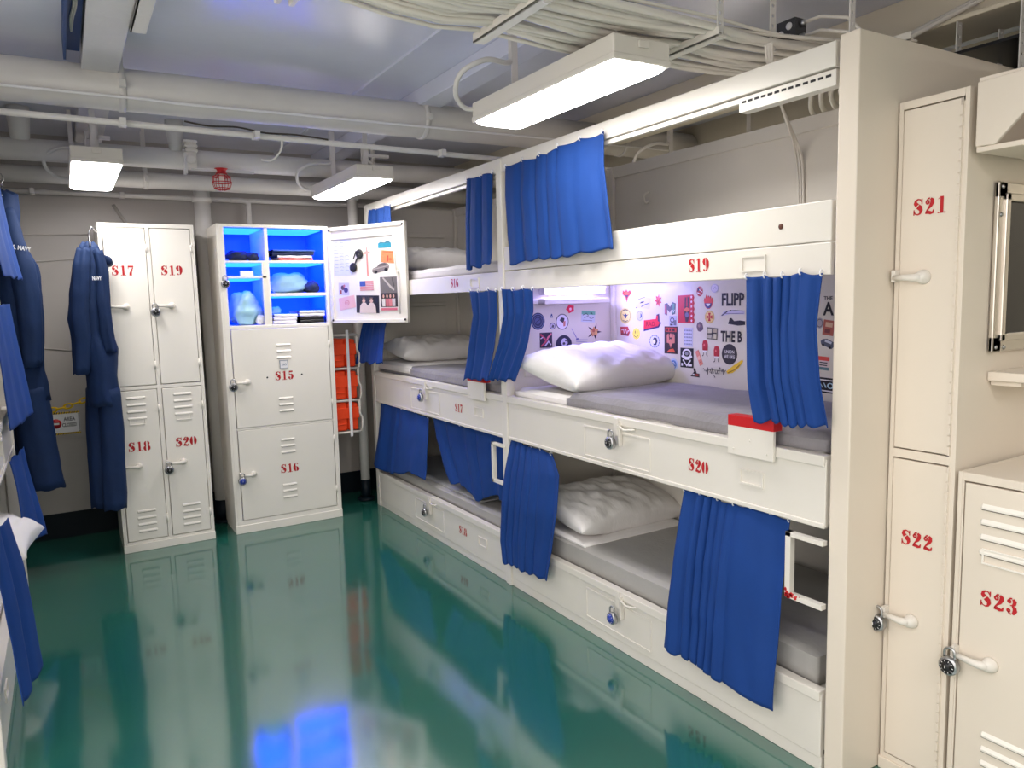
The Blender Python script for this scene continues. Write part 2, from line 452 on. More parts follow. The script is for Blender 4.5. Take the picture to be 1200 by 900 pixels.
def bunk(label, xf, D, y0, nums, group, near_panel=False, near_post=False, side_board=False):
    """triple bunk: front plane x = xf, depth towards D, y0 .. y0+1.91"""
    y1 = y0 + 1.91; dep = 0.70
    t = thing('triple_bunk', label, 'bunk bed', (xf + D * .35, (y0 + y1) / 2, 0), 0, group)
    X = lambda d: xf + D * d
    N = Vector((-D, 0, 0)); U = Vector((0, -D, 0))
    # posts
    def post(ya, yb):
        mb = MB().box(X(-.006), X(.045), ya, yb, 0, 2.2)
        obj('post', mb, WHITE, t, bevel=.004)
    post(y1 - .03, y1 + .024)
    if near_post: post(y0 - .024, y0 + .03)
    # top rail with a curtain track below
    mb = MB().box(X(0), X(.04), y0, y1, 2.135, 2.205)
    obj('top_rail', mb, WHITE, t, bevel=.003)
    obj('curtain_track', MB().box(X(.012), X(.032), y0 + .03, y1 - .04, 2.115, 2.132), WHITE, t, bevel=.002)
    # back, end and divider panels
    bk = MB().box(X(dep), X(dep + .02), y0, y1, 0, 2.2).box(X(dep - .012), X(dep), y0, y1, 2.14, 2.2)
    bk.box(X(dep - .02), X(dep), y1 - .055, y1 - .022, 0, 2.19)
    obj('back_panel', bk, WHITE, t, bevel=.003)
    ep = MB().box(X(.05), X(dep - .001), y1 - .02, y1 + .02, 0.0, 2.19)
    ep.box(X(.12), X(dep - .1), y1 - .035, y1 - .02, 1.98, 2.01).box(X(.12), X(dep - .1), y1 - .035, y1 - .02, 1.475, 1.50)
    ep.box(X(.11), X(dep - .10), y1 - .028, y1 - .02, 1.10, 1.472)
    obj('end_panel', ep, WHITE, t, bevel=.004)
    if near_panel:
        obj('side_panel', MB().box(X(0), X(.84), y0 - .075, y0 - .012, 0, 2.215), CREAM, t, bevel=.004)
    # three pans
    for k, (za, zb) in enumerate(((.045, .255), (.79, 1.0), (1.55, 1.645))):
        mb = MB().box(X(0), X(.02), y0 + .002, y1 - .032, za, zb)
        mb.box(X(.02), X(dep - .022), y0 + .002, y1 - .036, zb - .03 if k == 2 else za + .02, zb - .006)
        if k < 2: mb.box(X(-.008), X(.03), y0 + .004, y1 - .034, zb - .022, zb + .012)
        if k == 0: mb.box(X(.004), X(.03), y0, y1, 0, .047)
        if k == 1: mb.box(X(-.004), X(.02), y0 + .004, y1 - .034, za - .004, za + .012)
        pan = obj('bunk_pan', mb, WHITE, t, bevel=.003)
        # card holder
        ch = MB(); yc = y0 + .285; zc = {0: .15, 1: .89, 2: 1.598}[k]
        for (ya, yb, z0, z1) in ((-.05, .05, .02, .026), (-.05, .05, -.026, -.02), (-.05, -.044, -.0199, .0199), (.044, .05, -.0199, .0199)):
            ch.box(X(-.005), X(.001), yc + ya, yc + yb, zc + z0, zc + z1)
        obj('card_holder', ch, WHITE, pan)
        st = MB(); stencil(st, nums[k], (X(-.0005), y0 + .53, {0: .155, 1: .887, 2: 1.606}[k]), U, Z_, N, .048)
        if nums[k]: obj('stencil_number', st, STENCIL, pan)['label'] = 'red stencilled number'
        if k < 2:
            # embossed locker lid with hasp and slide bolt
            ld = MB(); za2, zb2 = (zc - .075, zc + .055)
            for (ya, yb, z0, z1) in ((.79, 1.22, zb2 - .004, zb2 + .004), (.79, 1.22, za2 - .003, za2 + .003), (.787, .793, za2, zb2), (1.217, 1.223, za2, zb2)):
                ld.box(X(-.003), X(.001), y0 + ya, y0 + yb, z0, z1)
            obj('locker_lid', ld, WHITE, pan, bevel=.001)
            hz = zc + .055; hy = y0 + .985
            hs = MB().box(X(-.014), X(-.008), hy - .014, hy + .014, hz - .01, hz + .062)
            hs.box(X(-.020), X(-.002), hy - .030, hy - .024, hz - .05, hz + .05)
            hs.tube([(X(-.014), hy - .014, hz + .035), (X(-.018), hy - .06, hz + .02), (X(-.016), hy - .105, hz + .027), (X(-.003), hy - .11, hz + .027)], .005, 8)
            obj('hasp', hs, WHITE, pan, bevel=.001)
    if side_board:
        sb = MB().box(X(0), X(.022), y0 + .002, y1 - .032, 1.648, 1.766)
        s_ = obj('side_board', sb, WHITE, t, bevel=.003)
        obj('peg_hole', MB().lathe((X(-.001), y0 + .18, 1.705), N, [(.009, 0), (.007, .0025), (.003, .003)], 14), mat('peg_brown', (92, 52, 40), .5), s_)
        # slatted lamp strip under the rail
        sl = MB().box(X(.01), X(.05), y0 + .004, y0 + .36, 2.085, 2.13)
        for i in range(13):
            yy = y0 + .02 + i * .026
            sl.box(X(.0085), X(.0105), yy, yy + .017, 2.112, 2.119, 1)
        obj('lamp_strip', sl, [WHITE, DARK], t)
    # step plate with a red top edge
    sp = MB().box(X(-.022), X(-.010), y0 + .18, y0 + .37, .965, 1.062).box(X(-.022), X(.02), y0 + .18, y0 + .37, 1.062, 1.098, 1)
    for (dy, dz) in ((.205, .985), (.345, .985), (.275, 1.02)):
        sp.lathe((X(-.022), y0 + dy, dz), N, [(.004, 0), (.003, .002)], 8)
    obj('step_plate', sp, [WHITE, RED], t, bevel=.002)['label'] = 'white step plate with red top edge'
    # grab handle
    gh = MB(); hy = y0 + .135
    gh.box(X(-.014), X(.008), y0 - .002, hy, .735, .75).box(X(-.014), X(.008), y0 - .002, hy, .533, .55).box(X(-.014), X(.008), hy - .02, hy, .533, .75)
    if side_board:
        for i in range(26):
            q = random.random(); r0 = random.uniform(.002, .008)
            yy = hy - .004 - .055 * q * q; zz = .543 + random.uniform(-.006, .008) + (.02 if q < .15 else 0) * random.random()
            gh.lathe((X(-.014), yy, zz), N, [(r0, 0), (r0 * .7, .0012)], 7, 1)
    obj('grab_handle', gh, [WHITE, RED], t, bevel=.002)
    return t


GB = 'triple bunks along the aisle'
near = bunk('white triple bunk rack with bunks S19 and S20, next to the tall end panel', XF, 1, 1.41, ('S21', 'S20', 'S19'), GB, near_panel=True, side_board=True)
far = bunk('white triple bunk rack with bunks S16, S17 and S18, by the open locker', XF, 1, 3.32, ('S18', 'S17', 'S16'), GB)
leftb = bunk('white triple bunk across the aisle, behind hanging blue coverall', -.28, -1, 2.86, ('', '', ''), GB, near_post=True)


# bunk reading lamps
def bunk_light(label, y, z, lit, D=1):
    t = thing('bunk_light', label, 'lamp', (2.34, y, z))
    hb = MB().box(2.14, 2.54, y - .05, y + .0, z - .012, z + .035)
    obj('lamp_housing', hb, WHITE, t, bevel=.004)
    obj('lamp_tube', MB().tube([(2.17, y - .060, z), (2.51, y - .060, z)], .009, 10), TUBEGLOW if lit else WHITE, t)
    return t


bunk_light('glowing white tube lamp at the head of bunk S20', 3.295, 1.535, True)
tr = MB().box(2.13, 2.55, 3.23, 3.297, 1.474, 1.482).box(2.13, 2.55, 3.226, 3.232, 1.474, 1.50)
tr.box(2.13, 2.138, 3.23, 3.297, 1.474, 1.50).box(2.542, 2.55, 3.23, 3.297, 1.474, 1.50)
tag(obj('bunk_shelf', tr, WHITE, bevel=.002, origin=(2.34, 3.297, 1.474)), 'narrow white tray shelf under the lit tube in bunk S20', 'shelf')


# ================================================================== CURTAINS
def interp(rows, t):
    n = len(rows) - 1; k = min(int(t * n), n - 1); f = t * n - k
    f2 = f * f * (3 - 2 * f) * .5 + f * .5
    return [a + (b - a) * f2 for a, b in zip(rows[k], rows[k + 1])]


def curtain(label, rows, folds, seed, amp=.016, m=CURTAIN, hooks=4, D=1, scallop=.006, sag=.007, rings=True, widths=None, weights=None, group='blue bunk curtains', hem=None):
    """rows, top to bottom: (x_left, y_left, z_left, x_right, y_right, z_right)"""
    rg = random.Random(seed)
    ph = [rg.uniform(0, 6.28) for _ in range(4)]
    nu = max(24, folds * 12); nv = 28
    warp = [rg.uniform(.35, 1.7) for _ in range(folds)]
    wgt = [rg.uniform(.45, 1.25) for _ in range(folds)]
    if widths: warp, wgt = widths, weights
    tot = sum(warp); cum = [0]
    for w in warp: cum.append(cum[-1] + w / tot)

    def phase(s):
        for i in range(folds):
            if s <= cum[i + 1] or i == folds - 1:
                return (i + (s - cum[i]) / (cum[i + 1] - cum[i])) * 2 * PI
        return 0

    def fn(s, t):
        xl, yl, zl, xr, yr, zr = interp(rows, t)
        x = xl + (xr - xl) * s; y = yl + (yr - yl) * s; z = zl + (zr - zl) * s
        p = phase(min(1, max(0, s + .02 * math.sin(2.2 * t + ph[2]))))
        a = amp * (.55 + .25 * t)
        k = int(p / (2 * PI)) % folds; q = (p / (2 * PI)) % 1.0
        wk = wgt[k] + (wgt[(k + 1) % folds] - wgt[k]) * q
        f = wk * (math.sin(p) - .35 * math.cos(2 * p + ph[0])) * (.75 + .35 * math.sin(3 * t + k)) + 1.1 * noise.noise(Vector((s * folds * .55 + ph[1], t * 1.3, seed)))
        f += .30 * noise.noise(Vector((s * folds * 1.6, t * 5.0, seed + 3.3)))
        x -= D * a * f
        y += a * .4 * wk * math.cos(p + .6)
        # the hem rises a little in the folds that turn in; the top sags between hooks
        z += scallop * t * t * math.sin(p + ph[3]) + .004 * math.sin(11 * s + 5 * t)
        if t < .12: z -= sag * (1 - t / .12) * abs(math.sin(PI * s * max(1, hooks - 1)))
        if hem: z += hem(s) * t * t
        return (x, y, z)

    r0, rn = rows[0], rows[-1]
    t_ = thing('bunk_curtain', label, 'curtain', ((r0[0] + r0[3]) / 2, (r0[1] + r0[4]) / 2, (rn[2] + rn[5]) / 2), 0, group)
    obj('cloth', MB().grid(fn, nu, nv), m, t_, solid=.003)
    hm = MB(); v0 = .955
    for k in range(hooks if rings else 0):
        s = (k + .03) / (hooks - 1 + .06) if hooks > 1 else .5
        p = fn(s, 0.0)
        hk = MB()
        pts = [(p[0] - D * .003 + .006 * math.cos(a), p[1], p[2] + .001 + .009 * math.sin(a)) for a in [i * 2 * PI / 12 for i in range(12)]]
        hk.tube(pts, .0022, 6, closed=True)
        obj('hook', hk, PAPER, t_)
    return t_


def R(xs, L, Rr):
    return [(x[0] if isinstance(x, tuple) else x, l[0], l[1], x[1] if isinstance(x, tuple) else x, r[0], r[1]) for x, l, r in zip(xs, L, Rr)]


curtain('wide blue curtain hung high from the top rail above board S19',
        R([1.912, 1.903, 1.90, 1.892], [(3.225, 2.150), (3.21, 2.005), (3.185, 1.805), (3.165, 1.675)], [(2.445, 2.165), (2.437, 2.03), (2.405, 1.86), (2.362, 1.69)]), 6, 11, .017, hooks=6, sag=.010, widths=[1.5, 1.0, .9, .8, 1.2, 1.6], weights=[.7, .8, .9, 1.0, .6, .4])
curtain('slim blue curtain beside the top of the middle post, above S16',
        R([1.912, 1.905, 1.90], [(3.62, 2.148), (3.632, 1.92), (3.622, 1.668)], [(3.352, 2.148), (3.352, 1.88), (3.352, 1.69)]), 3, 12, .014, hooks=3)
curtain('blue curtain hanging under board S16 against the middle post',
        R([1.915, 1.912, 1.905, 1.885], [(3.635, 1.556), (3.60, 1.42), (3.655, 1.24), (3.685, 1.07)], [(3.352, 1.558), (3.355, 1.40), (3.37, 1.25), (3.41, 1.085)]), 3, 13, .016, hooks=4)
curtain('blue curtain swept aside at the pillow end of bunk S20',
        R([1.912, 1.908, 1.90, 1.885], [(3.285, 1.558), (3.262, 1.42), (3.305, 1.28), (3.405, 1.085)], [(2.995, 1.555), (2.985, 1.44), (3.02, 1.30), (3.135, 1.105)]), 4, 14, .016, hooks=4)
curtain('blue curtain at the far end of bunk S18, hem bunched on the bed',
        R([1.955, 1.93, 1.91, 1.90], [(5.16, .795), (5.14, .68), (5.18, .48), (5.21, .318)], [(4.335, .775), (4.30, .66), (4.30, .50), (4.305, .36)]), 4, 15, .016, hooks=5, hem=lambda s: -.03 * math.sin(6 * s))
curtain('blue curtain in bunk S18 drawn next to the grab handle',
        R([1.975, 1.972, 1.97, 1.965], [(4.30, .775), (4.25, .64), (4.16, .49), (4.08, .40)], [(3.40, .778), (3.405, .66), (3.41, .54), (3.42, .43)]), 5, 16, .018, hooks=6, hem=lambda s: -.05 * max(0, math.sin(7 * s - 2.2)))
curtain('blue curtain beside the middle post over the lowest bunk, partly hiding a pillow',
        R([1.945, 1.91, 1.89, 1.885, 1.88], [(3.28, .785), (3.285, .62), (3.29, .44), (3.31, .25), (3.285, .142)], [(2.91, .775), (2.80, .69), (2.795, .50), (2.83, .32), (2.87, .165)]), 6, 17, .016, hooks=5, widths=[.7, .6, .6, .7, .7, 1.5], weights=[.8, 1.1, 1.0, 1.0, .9, .45])
curtain('large blue curtain on the lowest bunk hanging over its stencilled number',
        R([1.945, 1.905, 1.885, 1.875], [(2.02, .785), (2.03, .55), (2.045, .34), (2.06, .165)], [(1.548, .785), (1.55, .56), (1.55, .34), (1.548, .17)]), 7, 18, .018, hooks=7, widths=[1.1, .55, .5, .5, .5, .7, 3.0], weights=[.45, .9, 1.1, 1.1, 1.0, .9, .30], hem=lambda s: -.02 * s)
curtain('blue curtain half covering the stickers beside the red-edged step of S20',
        R([1.912, 1.905, 1.888, 1.882], [(1.705, 1.556), (1.695, 1.39), (1.675, 1.22), (1.64, 1.095)], [(1.425, 1.560), (1.435, 1.40), (1.412, 1.25), (1.378, 1.105)]), 6, 19, .017, hooks=5, widths=[1.6, .9, .7, .7, .9, 1.5], weights=[.6, .9, 1.0, .9, .5, .5])
curtain('blue curtain top showing above the open locker door',
        R([1.91, 1.90, 1.89], [(5.12, 2.155), (5.14, 1.95), (5.16, 1.70)], [(4.70, 2.15), (4.665, 1.95), (4.64, 1.70)]), 4, 20, .018, hooks=4)
curtain('flared blue curtain under the open locker door at bunk S17',
        R([1.91, 1.85, 1.80], [(5.18, 1.545), (5.19, 1.30), (5.22, 1.08)], [(4.75, 1.545), (4.74, 1.33), (4.70, 1.10)]), 4, 21, .020, hooks=4)
# the bunk across the aisle
GL = 'blue curtains of the bunk across the aisle'
curtain('bright blue curtain hung highest across the aisle, before the navy coverall',
        R([(-.22, -.28), (-.20, -.25), (-.165, -.21)], [(4.62, 2.14), (4.60, 1.92), (4.55, 1.665)], [(4.1, 2.14), (4.1, 1.92), (4.1, 1.67)]), 3, 22, .010, hooks=4, D=-1, rings=False, group=GL)
curtain('bright blue curtain at mid height across the aisle, hem flared into the aisle',
        R([(-.225, -.28), (-.215, -.26), (-.19, -.25), (-.165, -.24)], [(4.66, 1.548), (4.64, 1.40), (4.60, 1.18), (4.58, .985)], [(4.1, 1.548), (4.1, 1.40), (4.1, 1.18), (4.1, .96)]), 3, 23, .012, hooks=4, D=-1, rings=False, group=GL)
curtain('blue curtain on the low bunk across the aisle, above the white pillow',
        R([(-.23, -.27), (-.22, -.26), (-.185, -.25), (-.16, -.24)], [(4.66, .80), (4.64, .68), (4.60, .50), (4.58, .335)], [(4.25, .80), (4.27, .68), (4.30, .52), (4.33, .36)]), 2, 24, .012, hooks=4, D=-1, rings=False, group=GL)
curtain('big blue curtain end hanging lowest across the aisle, closest to the viewer',
        R([(-.22, -.255), (-.19, -.25), (-.175, -.23), (-.155, -.21)], [(3.10, .79), (3.10, .62), (3.08, .42), (3.06, .245)], [(2.90, .79), (2.90, .62), (2.88, .42), (2.86, .20)]), 2, 25, .012, hooks=3, D=-1, rings=False, group=GL)


# ================================================================== BEDDING
def pillow(label, c, sx, sy, sz, tilt=(0, 0, 0), seed=1, m=PILLOW, wr=.010):
    rg = random.Random(seed); p1, p2, p3 = [rg.uniform(0, 6) for _ in range(3)]
    M = Matrix.Rotation(tilt[2], 3, 'Z') @ Matrix.Rotation(tilt[1], 3, 'Y') @ Matrix.Rotation(tilt[0], 3, 'X')
    c = Vector(c)
    mb = MB(); n = 60

    def pt(u, v, sg):
        a, b = 2 * u - 1, 2 * v - 1
        k = (1 - abs(a) ** 2.6) * (1 - abs(b) ** 2.6)
        h = max(0, k) ** .42
        pin_x = 1 - .085 * (1 - abs(a) ** 2) * (b * b) ** 2 * 0 - .09 * (1 - b * b) * abs(a) ** 6
        pin_y = 1 - .10 * (1 - a * a) * abs(b) ** 6
        x = a * sx / 2 * pin_x; y = b * sy / 2 * pin_y
        z = sg * h * sz / 2
        w = .8 * wr * h * (.6 * math.sin(9 * a + 5 * b * b + p1 + 3 * math.sin(2.5 * b + p2)) + .5 * math.sin(20 * a * (1 + .3 * b) - 6 * b + p3) + .8 * noise.noise(Vector((a * 3 + p1, b * 3, p2))) + .22 * (1 - abs(noise.noise(Vector((a * 5 + b * 2 + p2, b * 4 - a, p1))) * 2.4)) + .3 * math.sin(30 * a + 8 * b + 4 * noise.noise(Vector((a * 2, b * 2, p3)))))
        z += w * (1 if sg > 0 else .3)
        if sg < 0: z = max(z, -sz * .42)
        return c + M @ Vector((x, y, z))

    mb.grid(lambda u, v: pt(u, v, 1), n, n)
    mb.grid(lambda u, v: pt(u, v, -1), n, n)
    # piped seam
    o = obj('pillow', mb, m, origin=(c.x, c.y, c.z - sz * .42))
    bm = bmesh.new(); bm.from_mesh(o.data); bmesh.ops.remove_doubles(bm, verts=bm.verts, dist=.0006); bmesh.ops.recalc_face_normals(bm, faces=bm.faces); bm.to_mesh(o.data); bm.free()
    return tag(o, label, 'pillow', 'white bed pillows')


def slab(name, label, cat, x0, x1, y0, y1, z0, z1, m, seed=0, rough=.004, bevel=.02, group=None, drape=0.0):
    """soft slab: rounded box with a gently uneven top"""
    rg = random.Random(seed); q = rg.uniform(0, 9)
    mb = MB(); nx, ny = 18, 40
    r = min(bevel, (z1 - z0) * .45)

    def top(u, v):
        x = x0 + (x1 - x0) * u; y = y0 + (y1 - y0) * v
        z = z1 + rough * (noise.noise(Vector((x * 5 + q, y * 4, q))) + .6 * noise.noise(Vector((x * 13, y * 9 + q, q))))
        e = min(u * (x1 - x0), (1 - u) * (x1 - x0), v * (y1 - y0), (1 - v) * (y1 - y0))
        if e < r: z -= r - math.sqrt(max(0, r * r - (r - e) ** 2))
        return (x, y, z)

    mb.grid(top, nx * 2, ny)
    ring = [(0, j) for j in range(ny + 1)] + [(i, ny) for i in range(1, nx * 2 + 1)] + [(nx * 2, j) for j in range(ny - 1, -1, -1)] + [(i, 0) for i in range(nx * 2 - 1, 0, -1)]
    tp = [top(i / (nx * 2), j / ny) for i, j in ring]
    k = len(tp)
    wob = [rough * 1.2 * math.sin(i * .55 + q) + rough * noise.noise(Vector((i * .31, q, 0))) for i in range(k)]
    md = [(p[0], p[1], p[2] * .45 + z0 * .55) for p in tp]
    bt = [(p[0], p[1], z0 + (drape * max(0, w) if drape else 0)) for p, w in zip(tp, wob)]
    mb.add(tp + md + bt, [(i, (i + 1) % k, k + (i + 1) % k, k + i) for i in range(k)] + [(k + i, k + (i + 1) % k, 2 * k + (i + 1) % k, 2 * k + i) for i in range(k)] + [tuple(range(2 * k, 3 * k))], 0, True)
    o = obj(name, mb, m, origin=((x0 + x1) / 2, (y0 + y1) / 2, z0))
    return tag(o, label, cat, group)


GM = 'bunk mattresses'
slab('mattress', 'white sheeted mattress of bunk S20 below its pillow', 'mattress', 1.965, 2.60, 1.45, 3.27, 1.002, 1.055, SHEET, 3, .004, .02, GM)
slab('blanket', 'grey wool blanket spread on bunk S20', 'blanket', 1.956, 2.606, 1.43, 2.80, 1.014, 1.074, BLANKET, 4, .007, .025, drape=.6)
pillow('big white pillow lit by the lavender lamp in bunk S20', (2.31, 2.985, 1.158), .78, .46, .19, (math.radians(12), math.radians(-1), math.radians(7)), 5, wr=.008)
slab('mattress', 'bare grey mattress of the lowest bunk, behind the largest blue curtain', 'mattress', 1.965, 2.60, 1.455, 3.27, .256, .362, MATTRESS, 6, .002, .012, GM)
slab('bed_sheet', 'white sheet strip under the pillow of the lowest bunk beside the middle post', 'sheet', 1.975, 2.60, 2.70, 3.26, .36, .374, SHEET, 7, .002, .006)
pillow('wrinkled white pillow on the lowest bunk beneath board S20', (2.33, 2.96, .455), .74, .46, .175, (math.radians(10), math.radians(2), math.radians(3)), 8, wr=.011)
slab('mattress', 'grey blanket-wrapped mattress of bunk S17', 'mattress', 1.965, 2.60, 3.38, 5.17, 1.002, 1.075, BLANKET, 9, .005, .022, GM)
slab('bed_sheet', 'white folded sheet end on bunk S17 under its pillow', 'sheet', 1.958, 2.606, 4.62, 5.19, 1.03, 1.088, SHEET, 10, .004, .02)
pillow('white pillow on bunk S17 behind the open locker door', (2.31, 4.93, 1.172), .70, .40, .17, (math.radians(8), 0, math.radians(2)), 11, wr=.011)
slab('mattress', 'pale blanket-covered mattress of upper bunk S16', 'mattress', 1.965, 2.60, 3.38, 5.17, 1.647, 1.71, mat('pale_grey_blanket', (196, 192, 194), .85, bump=.3, bscale=20), 12, .008, .022, GM)
pillow('white pillow on the upper bunk S16', (2.33, 4.93, 1.80), .70, .40, .165, (math.radians(8), 0, math.radians(-2)), 13, wr=.010)
slab('mattress', 'grey mattress of bunk S18 behind two blue curtains', 'mattress', 1.965, 2.60, 3.38, 5.17, .256, .335, MATTRESS, 14, .003, .015, GM)
slab('bed_sheet', 'crumpled pale sheet on bunk S18 between its curtains', 'sheet', 2.0, 2.60, 3.75, 5.12, .332, .35, MATTOP, 15, .006, .012)
slab('mattress', 'white sheeted mattress on the low bunk across the aisle', 'mattress', -.93, -.315, 2.93, 4.70, .256, .36, SHEET, 16, .004, .02, GM)
pillow('white pillow poking out of the low bunk across the aisle', (-.46, 4.22, .47), .56, .42, .20, (math.radians(4), math.radians(14), math.radians(-8)), 17, wr=.008)


# ================================================================== LOCKERS
def louvers(parent, xc, zc, n, w, pitch=.042):
    mb = MB()
    for i in range(n):
        z = zc + (i - (n - 1) / 2) * pitch
        prof = [(-.007, 0), (-.0055, .005), (.0, .0055), (.006, .002), (.009, 0)]
        vs = []
        for x, k in ((xc - w / 2, 0), (xc - w / 2 + .006, 1), (xc + w / 2 - .006, 1), (xc + w / 2, 0)):
            for (dz, d) in prof: vs.append((x, -d * k, z + dz * (1 if k else .5)))
        fs = [(a * 5 + b, a * 5 + b + 1, (a + 1) * 5 + b + 1, (a + 1) * 5 + b) for a in range(3) for b in range(4)]
        mb.add(vs, fs, 0, False)
        mb.box(xc - w / 2 + .004, xc + w / 2 - .004, -.003, -.0005, z - .0085, z - .0068, 1)
    return obj('louvers', mb, [LOCKER, mat('louver_slot', (120, 110, 102), .6)], parent, local=True)


def card_frame(parent, xc, zc, w=.09, h=.038):
    mb = MB()
    for (a, b, c, d) in ((-w / 2, w / 2, h / 2 - .005, h / 2), (-w / 2, w / 2, -h / 2, -h / 2 + .005), (-w / 2, -w / 2 + .005, -h / 2 + .0051, h / 2 - .0051), (w / 2 - .005, w / 2, -h / 2 + .0051, h / 2 - .0051)):
        mb.box(xc + a, xc + b, -.005, 0, zc + c, zc + d)
    return obj('card_holder', mb, LOCKER, parent, local=True, bevel=.001)


def handle(parent, xb, xe, z, m=WHITE, drop=0.0):
    """boss at xb, lever reaching to xe"""
    mb = MB().lathe((xb, 0, z), (0, -1, 0), [(.021, 0), (.021, .006), (.016, .02), (.010, .026), (.003, .027)], 16)
    k = 1 if xe > xb else -1
    mb.tube([(xb, -.016, z), (xb + k * .02, -.024, z - .002), ((xb + xe) / 2, -.026, z + drop / 2), (xe, -.018, z + drop)], [.013, .011, .009, .008], 10)
    mb.box(xe - .006, xe + .006, -.022, .002, z + drop - .012, z + drop + .022)
    return obj('handle', mb, m, parent, local=True)


def locker_door(t, x0, x1, z0, z1, num, m, hz=None, hside=-1, lou=(), card=None, numx=None, numz=None, nh=.06, hl=.09, piano=False):
    d = obj('door', MB().box(x0, x1, -.004, .016, z0, z1), m, t, local=True, bevel=.003)
    if num:
        st = MB(); stencil(st, num, (numx, -.0045, numz), X_, Z_, -Y_, nh)
        obj('stencil_number', st, STENCIL, d, local=True)['label'] = 'red stencilled number'
    for (xc, zc, n, w) in lou:
        o = louvers(d, xc, zc, n, w)
        for v in o.data.vertices: v.co.y -= .004
    if card:
        o = card_frame(d, *card)
        for v in o.data.vertices: v.co.y -= .004
    if hz is not None:
        if hside < 0: o = handle(d, x0 + .012 + hl, x0 - .004, hz)
        else: o = handle(d, x1 - hl, x1 + .004, hz)
        for v in o.data.vertices: v.co.y -= .004
    if piano:
        hg = MB().tube([(x1 + .003, -.003, z0), (x1 + .003, -.003, z1)], .0032, 8)
        for i in range(int((z1 - z0) / .03)):
            hg.box(x1 - .001, x1 + .006, -.0075, .0, z0 + i * .03, z0 + i * .03 + .024)
        obj('piano_hinge', hg, m, d, local=True)
    else:
        for zz in (z0 + .12, z1 - .12):
            hg = MB().tube([(x1 + .003, -.006, zz - .025), (x1 + .003, -.006, zz + .025)], .005, 8)
            hg.box(x1 - .02, x1 + .02, -.006, -.003, zz - .012, zz + .012)
            obj('hinge', hg, m, d, local=True)
    return d


def shell(t, w, dpt, h, m, rails_z, rails_x, base=.05, proud=.0, inner=DARK):
    """welded locker body: sides, top, bottom, back, plinth, front frame"""
    mb = MB()
    mb.box(0, .012, 0, dpt, 0, h).box(w - .012, w, 0, dpt, 0, h)
    mb.box(.012, w - .012, 0, dpt, h - .018, h).box(.012, w - .012, dpt - .012, dpt, 0, h - .018)
    mb.box(.012, w - .012, .02, dpt - .012, base, base + .012)
    for (a, b) in rails_z: mb.box(.0125, w - .0125, -.0012, .03, a, min(b, h - .001))
    for (a, b, c, d) in rails_x: mb.box(a, b, -.0008, .03, c, d)
    o = obj('body', mb, m, t, local=True, bevel=.002)
    pl = MB().box(-.002, w + .002, -.008 - proud, .03, 0, base)
    obj('plinth', pl, m, t, local=True, bevel=.003)
    return o


# four-door locker S17 S18 S19 S20
t = thing('locker', 'four-door white locker stencilled S17 to S20, standing by the back wall', 'locker', (.217, 5.1, 0), 0)
shell(t, .53, .52, 2.018, LOCKER, [(1.012, 1.034), (1.994, 2.018), (.05, .066)], [(.012, .022, .05, 2.0), (.508, .518, .05, 2.0), (.253, .277, .05, 2.0)])
locker_door(t, .026, .25, 1.038, 1.99, 'S17', LOCKER, 1.52, -1, numx=.118, numz=1.737, hl=.08)
locker_door(t, .28, .505, 1.038, 1.99, 'S19', LOCKER, 1.52, -1, numx=.387, numz=1.737, hl=.08)
locker_door(t, .026, .25, .07, 1.008, 'S18', LOCKER, .54, -1, [(.13, .90, 4, .11), (.14, .19, 4, .11)], (.13, .815), .128, .662, hl=.08)
locker_door(t, .28, .505, .07, 1.008, 'S20', LOCKER, .535, -1, [(.395, .905, 4, .11), (.40, .19, 4, .11)], (.395, .82), .396, .662, hl=.08)

# S15 / S16 locker with the open, blue-lit top
LX, LY = .88, 5.1
t15 = thing('locker', 'white locker S15 and S16 with its blue-lit top compartment open', 'locker', (LX, LY, 0), 0)
shell(t15, .722, .5, 2.032, LOCKER, [(.692, .706), (1.356, 1.376), (2.012, 2.032), (.05, .085)], [(.012, .045, .05, 2.02), (.69, .71, .05, 2.02)], base=.055)
d15 = locker_door(t15, .05, .686, .708, 1.354, 'S15', LOCKER, 1.008, -1, [(.378, 1.20, 3, .10), (.374, .84, 3, .10)], None, .372, 1.036, hl=.07)
locker_door(t15, .05, .686, .088, .690, 'S16', LOCKER, .392, -1, [(.37, .557, 3, .10), (.366, .246, 3, .10)], None, .372, .402, hl=.07)
nc = MB().box(.348, .396, -.010, -.004, 1.088, 1.136)
for (a, b, c, d) in ((.345, .399, 1.136, 1.139), (.345, .399, 1.085, 1.088), (.345, .348, 1.085, 1.139), (.396, .399, 1.085, 1.139)): nc.box(a, b, -.012, -.004, c, d, 1)
stencil(nc, '209', (.372, -.0102, 1.110), X_, Z_, -Y_, .017, 1)
obj('number_card', nc, [PAPER, mat('card_grey', (150, 156, 176), .5)], d15, local=True)
for (bx, bz) in ((.26, 1.03), (.49, 1.035)):
    obj('bolt', MB().lathe((bx, -.004, bz), (0, -1, 0), [(.006, 0), (.004, .003)], 10), BLACK, d15, local=True)
